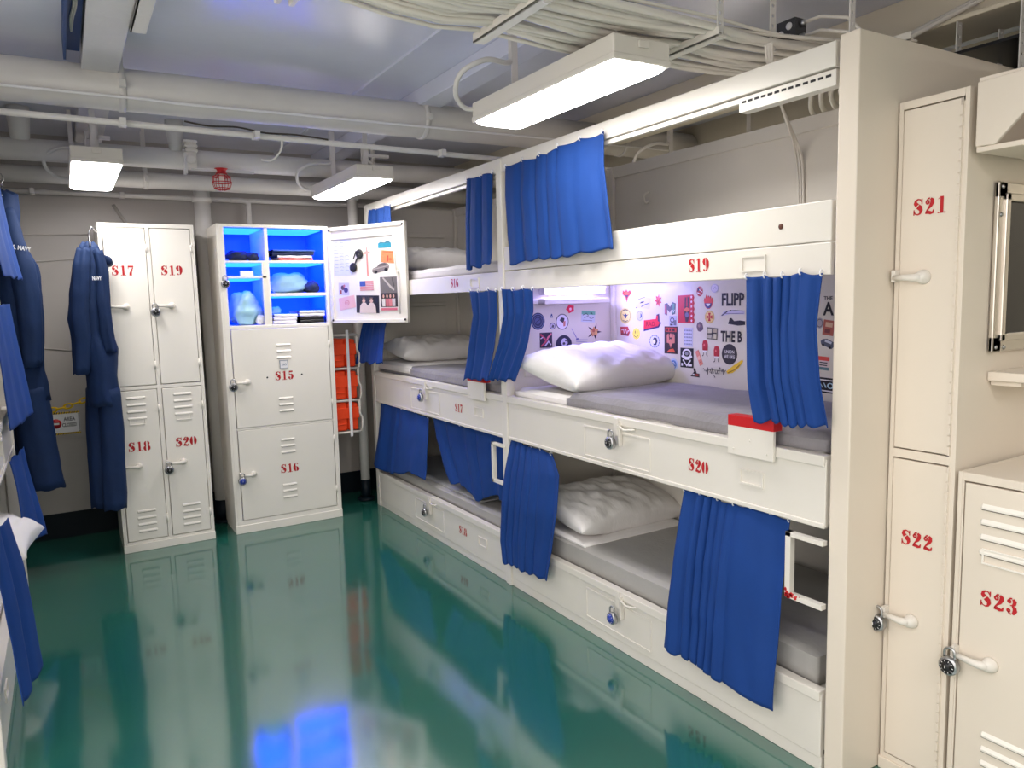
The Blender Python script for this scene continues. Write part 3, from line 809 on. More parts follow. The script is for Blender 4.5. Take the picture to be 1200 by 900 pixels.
# compartment: dividers and shelves, local coordinates of the locker
cp = MB()
cp.box(.296, .318, .004, .44, 1.376, 2.012)                       # upright
cp.box(.045, .296, .004, .44, 1.786, 1.800)                       # shelves, left column
cp.box(.045, .296, .004, .44, 1.686, 1.700)
cp.box(.270, .296, .004, .02, 1.376, 1.786)
cp.box(.318, .690, .004, .44, 1.786, 1.802)                       # right column
cp.box(.318, .690, .004, .44, 1.566, 1.586)
cp.box(.045, .690, .002, .44, 1.376, 1.380)
obj('shelf_insert', cp, LOCKER, t15, local=True, bevel=.001)
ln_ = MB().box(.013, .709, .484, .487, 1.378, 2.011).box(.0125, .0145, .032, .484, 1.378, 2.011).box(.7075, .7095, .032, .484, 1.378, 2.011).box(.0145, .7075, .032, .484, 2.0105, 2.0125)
obj('liner', ln_, LINER, t15, local=True)['label'] = 'compartment lining with the blue glow in its colour'
strips = [(.06, .285, 2.004), (.33, .68, 2.004), (.06, .285, 1.780), (.06, .262, 1.680), (.33, .68, 1.780), (.33, .68, 1.560)]
for (a, b, z) in strips:
    led = obj('light_panel', MB().box(a, b, .035, .40, z - .002, z + .003), LEDBLUE, t15, local=True); led['label'] = 'glowing blue light panel'
# open door, hinged on the far side of the compartment
HP = Vector((1.598, 5.085, 0)); dv = Vector((.4708, -.8822, 0)).normalized(); nv = Vector((-dv.y * -1, dv.x * -1, 0))
nv = Vector((dv.y, -dv.x, 0))          # inner face looks back into the aisle
DW = .672


def DP(u, z, off=0.0): return HP + dv * u + nv * off + Vector((0, 0, z))


dm = MB()
dm.obox(DP(DW / 2, 1.697, -.012), dv, Z_, nv, DW, .644, .008)
for (u, z, a, b) in ((DW / 2, 2.008, DW, .022), (DW / 2, 1.386, DW, .022), (.011, 1.697, .022, .644), (DW - .011, 1.697, .022, .644)):
    dm.obox(DP(u, z, -.002), dv, Z_, nv, a, b, .024)
od = obj('door', dm, LOCKER, t15, bevel=.002); od['label'] = 'open locker door with pictures behind clear sheet'
ac = MB().obox(DP(DW / 2, 1.697, .011), dv, Z_, nv, DW - .01, .63, .002)
obj('acrylic_sheet', ac, ACRYLIC, od)
for (u, z) in ((.02, 2.0), (DW - .02, 2.0), (.02, 1.394), (DW - .02, 1.394)):
    obj('screw', MB().lathe(DP(u, z, .011), nv, [(.008, 0), (.006, .004), (.002, .005)], 12), BLACK, od)
ln = MB()
ln.obox(DP(.30, 1.955, .0), dv, Z_, nv, .54, .03, .006)
ln.tube([DP(.575, 1.96, .004), DP(.577, 1.78, .004), DP(.585, 1.72, .004), DP(.60, 1.68, .004), DP(.607, 1.56, .004), DP(.605, 1.43, .004)], .005, 8)
ln.lathe(DP(.595, 1.70, .0), nv, [(.012, 0), (.010, .006)], 12)
obj('latch_rod', ln, WHITE, od)

# S21/S22 locker and S23 locker, facing the aisle
RZ = -PI / 2
tl = thing('locker', 'tall narrow two-door locker stencilled S21 and S22 beside the bunk end panel', 'locker', (2.114, 1.330, 0), RZ)
shell(tl, .196, .60, 2.034, CREAM, [(1.004, 1.03), (2.012, 2.034), (.04, .056)], [(.012, .014, .04, 2.0), (.178, .184, .04, 2.0)], base=.04)
locker_door(tl, .016, .176, 1.034, 2.008, 'S21', CREAM, 1.536, -1, numx=.100, numz=1.733, nh=.047, hl=.062, piano=True)
locker_door(tl, .016, .176, .06, 1.000, 'S22', CREAM, .515, -1, numx=.097, numz=.767, nh=.047, hl=.062, piano=True)
ts = thing('locker', 'short cream locker stencilled S23 in the near corner', 'locker', (2.114, 1.124, 0), RZ)
shell(ts, .40, .56, .994, CREAM, [(.970, .994), (.04, .06)], [(.012, .018, .04, .98), (.384, .388, .04, .98)], base=.04)
locker_door(ts, .022, .38, .064, .966, 'S23', CREAM, .472, -1, [(.17, .845, 4, .21), (.20, .20, 4, .22)], (.135, .772, .12, .044), .122, .655, nh=.047, hl=.075)


# ------------------------------------------------------------------ padlocks
def padlock_proto():
    t = thing('padlock', '', 'padlock')
    b = MB().lathe((0, -.002, 0), (0, -1, 0), [(.020, 0), (.0245, .003), (.0245, .017), (.022, .020)], 24)
    obj('lock_body', b, STEEL, t, local=True)
    d = MB().lathe((0, -.022, 0), (0, -1, 0), [(.019, 0), (.0185, .003), (.012, .0034), (.0115, .007), (.008, .010), (.002, .0102)], 24)
    di = obj('dial', d, LOCKBLK, t, local=True)
    tk = MB()
    for k in range(10):
        a = k * 2 * PI / 10
        tk.obox((.0155 * math.cos(a), -.0256, .0155 * math.sin(a)), (math.cos(a), 0, math.sin(a)), (-math.sin(a), 0, math.cos(a)), (0, -1, 0), .004, .0013, .0006)
    tk.obox((0, -.0326, .002), X_, Z_, Y_, .002, .007, .0006)
    obj('dial_mark', tk, PAPER, di, local=True)
    s = MB().tube([(-.0135, -.012, .016)] + [(-.0135 * math.cos(a), -.012, .034 + .0135 * math.sin(a)) for a in [i * PI / 8 for i in range(9)]] + [(.0135, -.012, .016)], .0036, 8)
    obj('shackle', s, STEEL, t, local=True)
    return t


LP0 = padlock_proto()
LPB = copy_tree(LP0)
for ch in LPB.children:
    if ch.name.startswith('dial'):
        ch.data = ch.data.copy(); ch.data.materials[0] = LOCKBLU
LOCKS = [
    ((LX + .032, 5.090, 1.650), 0, 0, 'black-dial padlock on the edge of the open blue-lit compartment'),
    ((LX + .034, 5.070, .985), 0, 0, 'black-dial padlock on the handle of locker door S15'),
    ((LX + .052, 5.070, .362), 0, 1, 'blue-dial padlock on the handle of locker door S16'),
    ((.492, 5.070, 1.483), 0, 0, 'black-dial padlock on the handle of back-wall locker door S19'),
    ((.500, 5.070, .497), 0, 0, 'black-dial padlock on the handle of back-wall locker door S20'),
    ((1.912, 4.318, .905), RZ, 1, 'blue-dial padlock on the hasp of bunk board S17'),
    ((1.912, 4.325, .160), RZ, 0, 'black-dial padlock on the hasp of bunk board S18'),
    ((1.912, 2.408, .905), RZ, 0, 'black-dial padlock on the hasp of bunk board S20'),
    ((1.912, 2.408, .150), RZ, 1, 'blue-dial padlock on the lowest bunk board below S20'),
    ((2.098, 1.334, .482), RZ, 0, 'black-dial padlock on the handle of locker door S22'),
    ((2.098, 1.112, .436), RZ, 0, 'black-dial padlock on the handle of locker door S23'),
]
used = [False, False]
for (loc, rz, k, lab) in LOCKS:
    src = (LP0, LPB)[k]
    o = src if not used[k] else copy_tree(src)
    used[k] = True
    o.location = loc; o.rotation_euler = (0, 0, rz); o['label'] = lab; o['category'] = 'padlock'; o['group'] = 'combination padlocks'
    o.scale = (1.1, 1.1, 1.1)


# ================================================================== THINGS IN THE OPEN COMPARTMENT
def lump(name, label, cat, c, sx, sy, sz, m, seed, k=2.0, mi_band=None):
    mb = MB(); c = Vector(c); rg = random.Random(seed); q = rg.uniform(0, 20)

    def fn(u, v):
        a = 2 * PI * u; b = PI * (v - .5)
        p = Vector((math.cos(b) * math.cos(a), math.cos(b) * math.sin(a), math.sin(b)))
        n = 1 + .28 * noise.noise(p * 1.6 + Vector((q, 0, 0))) + .14 * noise.noise(p * 4 + Vector((0, q, 0)))
        z = p.z * sz / 2 * n
        return c + Vector((p.x * sx / 2 * n, p.y * sy / 2 * n, max(z, -sz * .42) + sz * .42))
    mb.grid(fn, 28, 18, wrap=True)
    return tag(obj(name, mb, m, origin=c), label, cat)


def stack(name, label, cat, x0, x1, y0, y1, z, layers, group=None):
    """folded cloth stack, one rounded sheet per fold"""
    mb = MB(); zz = z
    ms = []
    for (h, m) in layers:
        if m not in ms: ms.append(m)
        i = ms.index(m); j = random.uniform(-.008, .008)
        pr = [(0, 0), (.006, -.0), (.012, h * .0)]
        n = 14

        def fn(u, v, zz=zz, h=h, j=j):
            a = 2 * PI * v
            yy = (y0 + y1) / 2 + (y1 - y0) / 2 * max(-1, min(1, 1.25 * math.cos(a)))
            return (x0 + (x1 - x0) * u + j, yy, zz + h / 2 + h / 2 * max(-1, min(1, 1.6 * math.sin(a))) + .004 * noise.noise(Vector((u * 4, zz * 40, 1))))
        mb.grid(fn, 14, 16, i)
        zz += h
    return tag(obj(name, mb, ms, origin=((x0 + x1) / 2, (y0 + y1) / 2, z)), label, cat, group)


lump('cap', 'dark cap on the top shelf of the blue-lit compartment', 'cap', (1.02, 5.21, 1.801), .15, .14, .075, CLOTHDK, 3)
lump('glove', 'small dark glove beside the cap in the blue compartment', 'glove', (1.11, 5.17, 1.801), .08, .09, .06, CLOTHDK, 8)
stack('folded_shirt', 'patterned folded shirt lowest in the top shelf stack', 'shirt', 1.27, 1.50, 5.14, 5.36, 1.803, [(.018, mat('red_pattern', (214, 110, 100), .8, bump=.3, bscale=40, var=.5, vscale=30)), (.016, PAPER)])
stack('folded_trousers', 'navy folded trousers on the patterned shirt in the compartment', 'trousers', 1.24, 1.52, 5.14, 5.38, 1.838, [(.024, CLOTHDK), (.014, mat('blue_cloth', (60, 90, 150), .8, bump=.2))])
tk = MB().box(1.02, 1.10, 5.13, 5.16, 1.702, 1.735)
tag(obj('ticket', tk, PAPER, origin=(1.06, 5.145, 1.702)), 'pale ticket standing on the small shelf of the compartment', 'ticket')
lump('plastic_bag', 'big crumpled clear plastic bag at the bottom of the compartment', 'bag', (1.05, 5.23, 1.383), .22, .2, .235, ZIPBAG, 5)
lump('paper_bag', 'small crumpled white paper beside the big plastic bag', 'bag', (1.135, 5.155, 1.383), .06, .06, .07, PAPER, 6)
lump('laundry_bag', 'rounded blue laundry bag on the middle shelf', 'bag', (1.36, 5.27, 1.588), .28, .24, .155, mat('laundry_blue', (150, 190, 210), .7, bump=.3, bscale=20), 9)
lump('shoe', 'dark shoe at the end of the middle compartment shelf', 'shoe', (1.50, 5.20, 1.588), .10, .16, .085, CLOTHDK, 10)
stack('towel', 'folded white towels in the lowest compartment', 'towel', 1.215, 1.37, 5.14, 5.38, 1.382, [(.022, PAPER), (.022, SHEET), (.02, PAPER)])
stack('folded_sweater', 'black folded sweater in the lowest compartment corner', 'sweater', 1.39, 1.555, 5.14, 5.40, 1.382, [(.024, BLACK), (.018, BLACK)])
stack('bath_towel', 'white bath towel lying on the black sweater', 'towel', 1.385, 1.56, 5.13, 5.40, 1.425, [(.022, PAPER), (.018, PAPER)])
lump('sock', 'pale rolled sock behind the folded towels', 'sock', (1.26, 5.25, 1.448), .07, .07, .055, ZIPBAG, 12)


# ================================================================== FLAT PICTURES AND STICKERS
PAL = {}


def pm(rgb):
    if rgb not in PAL:
        PAL[rgb] = mat('ink_%02x%02x%02x' % rgb, rgb, .5)
    return PAL[rgb]


class Flat:
    """a thin printed sheet on a wall: coordinates in -0.5..0.5 of its own width and height"""
    def __init__(s, c, U, V, N, w, h, rot=0.0):
        s.c = Vector(c); s.N = Vector(N).normalized(); s.w = w; s.h = h
        U = Vector(U); V = Vector(V); cr, sr = math.cos(rot), math.sin(rot)
        s.U = U * cr + V * sr; s.V = V * cr - U * sr
        s.mb = MB(); s.ms = []; s.e = .0012

    def mi(s, rgb):
        m = pm(rgb)
        if m not in s.ms: s.ms.append(m)
        return s.ms.index(m)

    def P(s, x, y, e): return s.c + s.U * (x * s.w) + s.V * (y * s.h) + s.N * e

    def base(s, pts, rgb):
        n = len(pts); i = s.mi(rgb)
        a = [s.P(x, y, .0003) for x, y in pts]; b = [s.P(x, y, .0012) for x, y in pts]
        s.mb.add(a + b, [tuple(range(n, 2 * n))] + [(k, (k + 1) % n, n + (k + 1) % n, n + k) for k in range(n)], i)
        return s

    def poly(s, pts, rgb):
        s.e += .00025
        s.mb.add([s.P(x, y, s.e) for x, y in pts], [tuple(range(len(pts)))], s.mi(rgb)); return s

    def quads(s, qs, rgb):
        s.e += .00025
        for q in qs: s.mb.add([s.P(x, y, s.e) for x, y in q], [tuple(range(len(q)))], s.mi(rgb))
        return s

    def rect(s, x0, x1, y0, y1, rgb): return s.poly([(x0, y0), (x1, y0), (x1, y1), (x0, y1)], rgb)

    def ell(s, cx, cy, rx, ry, rgb, a0=0, a1=360, n=22):
        pts = [(cx + rx * math.cos(math.radians(a0 + (a1 - a0) * i / n)), cy + ry * math.sin(math.radians(a0 + (a1 - a0) * i / n))) for i in range(n + (0 if a1 - a0 == 360 else 1))]
        return s.poly(pts, rgb)

    def ring(s, cx, cy, rx, ry, w, rgb, n=26):
        return s.quads(ribbon([(cx + rx * math.cos(2 * PI * i / n), cy + ry * math.sin(2 * PI * i / n), w) for i in range(n + 1)]), rgb)

    def line(s, pts, w, rgb): return s.quads(ribbon([(x, y, w) for x, y in pts]), rgb)

    def text(s, st, cx, cy, w, h, rgb, bold=.015):
        s.e += .00025
        lettering(s.mb, st, s.P(cx, cy, 0), s.U, s.V, s.N, w * s.w, h * s.h, s.mi(rgb), s.e, bold); return s

    def done(s, name, label, cat, group):
        return tag(obj(name, s.mb, s.ms, origin=s.c), label, cat, group)


def circ(n=24, r=.5): return [(r * math.cos(2 * PI * i / n), r * math.sin(2 * PI * i / n)) for i in range(n)]
def sq(a=.5): return [(-a, -a), (a, -a), (a, a), (-a, a)]


def star(n, r1, r0, rot=90): return [((r1 if k % 2 == 0 else r0) * math.cos(math.radians(rot + 180 * k / n)), (r1 if k % 2 == 0 else r0) * math.sin(math.radians(rot + 180 * k / n))) for k in range(2 * n)]


def blob(seed, n=22, a=.34, b=.5):
    rg = random.Random(seed)
    return [((rr := rg.uniform(a, b)) * math.cos(2 * PI * i / n), rr * math.sin(2 * PI * i / n)) for i in range(n)]


GS = 'stickers inside bunk S20'
K_, W_, RD, DK, NV = (28, 26, 34), (238, 236, 240), (214, 44, 56), (60, 56, 66), (44, 56, 96)
XS = 2.6298


def SB(y, z, w, h, rot=0.0): return Flat((XS, y, z), (0, -1, 0), Z_, (-1, 0, 0), w, h, rot)
def SH(x, z, w, h, rot=0.0): return Flat((x, 3.2917, z), X_, Z_, (0, -1, 0), w, h, rot)


def sticker(f, label): return f.done('sticker', label, 'sticker', GS)


# on the long side panel
f = SB(3.177, 1.508, .075, .07); f.base([(0, -.5), (.12, -.15), (.5, .2), (.35, .42), (.1, .3), (-.05, .5), (-.2, .3), (-.42, .42), (-.5, .15), (-.15, -.1)], (206, 58, 48)); f.poly(star(4, .22, .1), (70, 60, 80)).poly([(-.3, .2), (0, .05), (.3, .2), (0, .32)], (226, 96, 60)); sticker(f, 'red and orange winged diamond sticker highest beside the corner post')
f = SB(3.047, 1.469, .122, .068); f.base([(-.5, -.35), (.4, -.5), (.5, .3), (.1, .5), (-.3, .3)], (214, 210, 236)); f.line([(-.3, .25), (0, .38), (.15, .42)], .05, (120, 120, 150)).poly([(-.2, -.05), (.05, .0), (.1, .12), (-.1, .08)], K_).line([(-.1, -.3), (.2, -.12), (.42, -.05)], .06, DK).line([(-.45, -.4), (-.35, -.35)], .06, DK); sticker(f, 'faint handwritten sticker with a tiny black bird between diamond and red splat')
f = SB(2.927, 1.479, .054, .067); f.base(star(7, .5, .26, 80), (218, 62, 66)); f.ell(.02, .2, .14, .13, (230, 90, 90)).ell(0, -.1, .1, .1, (180, 40, 50)); sticker(f, 'small red splat-shaped sticker on the side panel')
f = SB(3.188, 1.40, .1, .09); f.base(circ(), (226, 206, 130)); f.ring(0, 0, .4, .4, .03, (120, 104, 70)).poly([(-.28, .1), (-.1, .05), (0, .16), (.1, .05), (.28, .1), (.08, -.04), (.05, -.16), (-.05, -.16), (-.08, -.04)], NV).line([(-.2, .3), (0, .36), (.2, .3)], .05, DK).line([(-.2, -.28), (0, -.34), (.2, -.28)], .05, DK); sticker(f, 'yellow oval badge sticker with a blue winged emblem')
f = SB(3.071, 1.40, .057, .056); f.base(circ(), (206, 204, 236)); f.ring(0, 0, .42, .42, .04, (150, 156, 200)).poly([(.0, -.25), (.3, -.1), (.25, .15), (.1, .25), (.12, .0)], (50, 70, 120)); sticker(f, 'faint round sticker with a small blue face drawing')
f = SB(2.973, 1.361, .137, .10); f.base([(-.5, -.42), (.36, -.2), (.5, .05), (.4, .1), (.38, .5), (.24, .46), (.22, .2), (-.46, .12)], (52, 44, 92)); f.poly([(-.5, -.32), (.32, -.12), (.42, .06), (.3, .14), (.32, .42), (.22, .4), (.2, .24), (-.48, .16)], (224, 44, 66)).text('RAD', -.1, -.02, .5, .24, (160, 22, 44), .02); sticker(f, 'big slanted red RAD sticker with a dark shadow edge')
f = SB(3.194, 1.316, .081, .052); f.base([(-.5, .45), (.3, .5), (.5, -.1), (.35, -.5), (-.45, -.4)], (176, 52, 60)); f.line([(-.35, .1), (-.15, .25), (-.1, -.2), (.1, .2), (.2, -.25), (.36, .1)], .12, (216, 204, 214)).line([(-.4, -.25), (.3, -.32)], .08, DK); sticker(f, 'dark red scrawled sticker left of the smiling face')
f = SB(3.101, 1.305, .063, .063); f.base(circ(), (240, 214, 92)); f.ell(-.13, .14, .045, .13, K_).ell(.13, .14, .045, .13, K_).line([(-.26, -.14), (-.14, -.26), (0, -.3), (.14, -.26), (.26, -.14)], .05, K_); sticker(f, 'round yellow smiling face sticker')
f = SB(2.956, 1.269, .082, .068); f.base(circ(), (222, 220, 240)); f.ring(0, 0, .45, .45, .06, (90, 96, 130)); f.quads([[(x * .45 - .02, y * .45 - .03), (x * .45 + .02, y * .45 - .03), (x * .45 + .02, y * .45 + .03), (x * .45 - .02, y * .45 + .03)] for x, y in circ(14, 1)], W_); f.poly([(-.1, -.3), (.16, -.28), (.28, 0), (.2, .26), (-.05, .3), (-.16, .1), (-.08, .02)], (50, 52, 72)).ell(-.02, -.02, .12, .16, W_); sticker(f, 'round sticker with lettered rim and a dark-haired head')
f = SB(2.84, 1.437, .082, .065, .05); f.base([(-.5, -.4), (-.28, -.5), (-.26, -.02), (-.04, -.3), (.14, -.02), (.14, -.5), (.42, -.42), (.5, .38), (.22, .5), (0, .12), (-.24, .45), (-.46, .4)], (96, 92, 110)); f.poly([(-.46, -.34), (-.3, -.4), (-.3, .3), (-.44, .34)], (190, 90, 110)).poly([(.18, -.4), (.38, -.36), (.42, .34), (.22, .4)], (100, 150, 140)).line([(.2, -.1), (.32, -.3), (.4, -.1)], .07, (224, 220, 230)); sticker(f, 'thick letter M sticker in grey, pink and green')
f = SB(2.819, 1.375, .051, .053); f.base(sq(), (190, 190, 214)); f.ring(-.1, .1, .25, .2, .1, DK).rect(.1, .45, -.4, .1, (110, 112, 130)).rect(-.4, .0, -.42, -.25, DK); sticker(f, 'small grey square sticker below the letter M')
f = SB(2.727, 1.434, .114, .139, .02); f.base([(-.5, -.48), (.44, -.5), (.5, -.4), (.44, -.3), (.5, -.2), (.44, -.1), (.5, 0), (.44, .1), (.5, .2), (.44, .3), (.5, .4), (.44, .5), (-.5, .5)], (200, 34, 52)); f.poly([(-.06, .42), (.02, .42), (0, .1), (.1, .1), (.1, .42), (.2, .42), (.16, -.02), (.22, -.2), (.1, -.45), (-.04, -.45), (-.1, -.2), (-.1, .0)], (60, 30, 44)).ell(.05, -.2, .11, .09, (120, 110, 140)).poly([(-.16, -.02), (.05, .08), (.26, -.02), (.05, -.1)], (226, 110, 80))
for i in range(6): f.poly([(.34 + .07 * px, .42 - i * .165 + .06 * py) for px, py in star(5, 1, .45)], (238, 214, 224))
sticker(f, 'tall red poster sticker with a column of white stars')
f = SB(2.834, 1.279, .095, .138); f.base(sq(), (42, 30, 36)); f.rect(-.42, .42, .3, .46, (196, 66, 56)).rect(-.34, -.2, .33, .43, (60, 24, 30)).rect(-.12, .02, .33, .43, (60, 24, 30)).rect(.1, .3, .33, .43, (60, 24, 30)).poly([(-.3, .2), (-.16, .24), (-.1, .0), (0, .06), (.1, .0), (.16, .24), (.3, .2), (.3, -.1), (.12, -.12), (.0, -.3), (-.12, -.12), (-.3, -.1)], (206, 130, 110)).ell(0, .17, .09, .08, (206, 130, 110)).poly([(-.3, -.44), (.35, -.44), (.2, -.3), (-.1, -.34)], (220, 96, 60)); sticker(f, 'tall black poster sticker with a red header and pale figure')
f = SB(2.711, 1.297, .061, .093); f.base(sq(), (206, 206, 232)); f.quads([[(x - .035, y - .04), (x + .035 + .02 * ((i * 7) % 3), y - .04), (x + .035, y + .04), (x - .035, y + .04)] for i, (x, y) in enumerate([(a, b) for b in (.36, .18, 0, -.18, -.36) for a in (-.38, -.24, -.1, .04, .18, .32)])], (110, 114, 146)); sticker(f, 'pale sticker filled with rows of blue-grey block lettering')
f = SB(2.721, 1.195, .09, .097); f.base(sq(), K_); f.ring(0, .22, .3, .2, .09, W_).quads(ribbon([(-.4, .1, .1), (-.1, -.05, .1), (.1, -.05, .1), (.4, .1, .1)]), W_).quads(ribbon([(-.3, -.1, .09), (0, -.4, .1), (.3, -.1, .09)]), W_).rect(-.42, -.3, -.42, -.28, W_).rect(.1, .4, -.42, -.3, W_).ell(0, .22, .14, .09, (150, 150, 160)); sticker(f, 'square black and white sticker with a bold interlaced emblem')
f = SB(2.635, 1.519, .047, .048); f.base([(.5 * math.cos(a) * .85, .5 * math.sin(a)) for a in [i * PI / 10 for i in range(20)]], (190, 60, 70)); f.poly([(-.3, -.05), (-.05, .1), (-.1, .4), (-.3, .3)], NV).line([(0, .38), (.3, .2)], .08, W_).line([(-.05, .18), (.36, -.06)], .09, W_).line([(-.3, -.12), (.25, -.32)], .09, W_); sticker(f, 'small oval flag-striped sticker on the upper side panel')
f = SB(2.579, 1.469, .057, .067); f.base([(-.5, .1), (-.44, .3), (-.36, .18), (-.26, .5), (-.12, .3), (0, .46), (.12, .3), (.26, .42), (.34, .2), (.46, .3), (.5, .0), (.4, -.3), (.15, -.5), (-.15, -.5), (-.4, -.3)], (222, 72, 66)); f.poly([(-.4, -.1), (.4, -.1), (.34, -.32), (.14, -.46), (-.14, -.46), (-.34, -.32)], (70, 72, 130)).poly([(-.24, -.14), (.24, -.14), (.1, -.3), (-.1, -.3)], W_); sticker(f, 'red flame sticker with a dark blue crescent base')
f = SB(2.571, 1.397, .061, .062); f.base(circ(), (230, 206, 132)); f.ring(0, 0, .44, .44, .04, (180, 140, 80))
for k in range(4):
    a = k * PI / 2; R2 = lambda x, y: (x * math.cos(a) - y * math.sin(a), x * math.sin(a) + y * math.cos(a))
    f.poly([R2(-.04, .02), R2(.04, .02), R2(.15, .32), R2(-.15, .32)], (190, 52, 44))
sticker(f, 'round yellow sticker with a red flared cross')
f = SB(2.633, 1.349, .047, .054); f.base(blob(4, 16, .4, .5), (104, 84, 96)); f.ell(-.1, .1, .15, .14, (160, 130, 130)).ell(.15, -.15, .14, .14, (70, 60, 80)).rect(-.1, .1, .3, .45, (70, 60, 80)); sticker(f, 'brown lumpy oval sticker below the flag-striped oval')
f = SB(2.554, 1.319, .068, .056, -.06); f.base(sq(), (96, 92, 84)); f.rect(-.42, -.05, .0, .4, (206, 200, 170)).rect(.05, .42, .1, .4, (180, 170, 140)).rect(-.42, .1, -.42, -.1, (190, 186, 170)).rect(.16, .42, -.4, .0, (214, 206, 180)).line([(-.4, -.05), (.4, .08)], .07, K_).line([(0, -.4), (.1, .4)], .06, K_); sticker(f, 'grey and cream patchwork square sticker')
f = SB(2.427, 1.478, .134, .059); f.text('FLIPP', 0, 0, 1, 1, K_, .03); sticker(f, 'bold black FLIPP lettering on the side panel')
f = SB(2.43, 1.414, .142, .034); f.base([(-.5, -.4), (-.35, .3), (0, .5), (.5, .4), (.5, -.1), (-.1, -.1)], (200, 196, 224)); f.line([(-.45, -.3), (-.2, .3), (.1, .4), (.48, .3)], .07, DK).line([(-.3, -.02), (.48, .02)], .08, (120, 116, 150)).poly([(-.2, .3), (-.05, .48), (.0, .3)], K_); sticker(f, 'grey outline jet sticker under the FLIPP lettering')
f = SB(2.405, 1.376, .10, .034); f.base([(-.5, -.3), (-.4, .5), (-.3, .5), (-.15, .1), (.2, .2), (.5, .1), (.5, -.4), (.1, -.5)], K_); sticker(f, 'solid black jet silhouette sticker above the THE B lettering')
f = SB(2.436, 1.308, .128, .052); f.text('THE B', 0, 0, 1, 1, K_, .03); sticker(f, 'bold black THE B lettering on the side panel')
f = SB(2.446, 1.226, .093, .096); f.base(circ(), (58, 54, 62)); f.text('UNION', 0, .12, .62, .16, W_, .01).text('WE LIKE', .0, -.12, .7, .16, W_, .01).line([(-.3, 0), (.3, 0)], .015, (150, 150, 156)); sticker(f, 'dark round sticker with two lines of white words')
f = SB(2.414, 1.17, .10, .071); f.base([(-.5, -.34), (-.42, -.5), (-.1, -.4), (.24, -.05), (.5, .4), (.44, .5), (.2, .3), (-.1, .05)], (236, 196, 50)); f.line([(-.4, -.42), (.0, -.2), (.3, .15)], .05, (150, 110, 40)); sticker(f, 'plain yellow slanted stripe sticker beside the curtain')
for (y, z, lab) in ((2.599, 1.247, 'red capsule-shaped sticker with thin black legs, nearer the black square'), (2.525, 1.222, 'red capsule-shaped sticker with thin black legs, nearer the dark disc')):
    f = SB(y, z, .043, .08); f.base([(-.4, -.1), (-.42, .25), (-.3, .45), (0, .5), (.3, .45), (.42, .25), (.4, -.1), (0, -.16)], (186, 48, 60)); f.ell(-.12, .2, .1, .08, (230, 120, 120)).line([(-.2, -.14), (-.24, -.4), (-.4, -.46)], .07, K_).line([(.2, -.14), (.24, -.38), (.4, -.46)], .07, K_).rect(-.3, .3, -.24, -.12, W_)
    sticker(f, lab)
f = SB(2.638, 1.199, .059, .075, .45); f.base([(-.2, -.5), (.2, -.5), (.22, .5), (-.18, .5)], (226, 140, 126)); f.rect(-.16, .16, -.12, .12, (240, 190, 170)).ell(0, -.3, .05, .04, (180, 90, 90)); sticker(f, 'pink slanted bandage-strip sticker')
f = SB(2.666, 1.125, .06, .047); f.base([(-.5, -.4), (-.1, .1), (-.2, .4), (.0, .5), (.1, .2), (.2, -.05), (.5, -.05), (.5, -.45)], (58, 48, 50)); f.poly([(.05, -.1), (.4, -.12), (.4, -.32), (.1, -.35)], (170, 80, 70)).ell(-.14, -.2, .12, .1, W_); sticker(f, 'small black triangular sticker lowest on the side panel')
f = SB(2.538, 1.14, .143, .056)
for q in ([(-.5, .2), (-.38, -.1), (-.3, .3), (-.3, -.3)], [(-.34, -.1), (-.2, .2), (-.12, -.2), (-.22, -.05)], [(-.12, .3), (-.06, -.2), (.04, .1), (.06, -.2)], [(.06, .1), (.16, .15), (.1, -.2), (.2, -.12)], [(.2, -.2), (.24, .4), (.34, .0), (.38, .3), (.4, -.2), (.5, .2)], [(-.45, .0), (-.1, .12), (.45, .1)], [(-.02, -.3), (.04, -.5), (.0, -.5)]): f.line(q, .035, DK)
sticker(f, 'spiky black script lettering above the grey blanket')
f = SB(2.815, 1.157, .06, .06); f.base(circ(), (190, 206, 236)); f.ell(0, .0, .36, .36, (96, 130, 190)).line([(-.2, .1), (0, .2), (.2, 0)], .06, W_).line([(-.2, -.15), (.2, -.2)], .06, W_); sticker(f, 'blue round sticker half hidden by the pillow tip')
f = SB(2.539, 1.531, .048, .041); f.base(circ(), (216, 210, 238)); f.ring(0, 0, .44, .44, .04, (150, 150, 190)).line([(-.2, -.1), (.1, .2), (.2, -.1)], .06, (150, 150, 190)); sticker(f, 'faint round outline sticker above the flame')
f = SB(1.928, 1.434, .055, .054); f.text('A', 0, 0, .9, 1, K_, .03); sticker(f, 'bold black letter A beside the end panel')
f = SB(1.93, 1.476, .04, .015); f.text('THE', 0, 0, 1, 1, K_, .02); sticker(f, 'small black THE lettering above the letter A')
f = SB(1.967, 1.376, .036, .043); f.base(circ(), (170, 164, 176)); f.ring(0, 0, .36, .36, .06, DK); sticker(f, 'grey oval sticker beside the curtain below letter A')
f = SB(1.926, 1.358, .05, .061, -.12); f.base(sq(), (176, 96, 80)); f.rect(-.3, .35, .05, .35, (216, 180, 150)).rect(-.3, .2, -.35, -.1, (120, 60, 60)); sticker(f, 'tilted rust-coloured card sticker beside the end panel')
f = SB(1.931, 1.294, .063, .037, -.3); f.base([(-.5, 0), (-.4, .3), (-.1, .5), (.4, .4), (.5, -.1), (.4, -.4), (-.4, -.3)], (84, 90, 110)); f.rect(-.2, .3, .1, .36, (200, 206, 220)).ell(-.25, -.28, .09, .14, K_).ell(.28, -.3, .09, .14, K_); sticker(f, 'grey-blue car-shaped sticker beside the end panel')
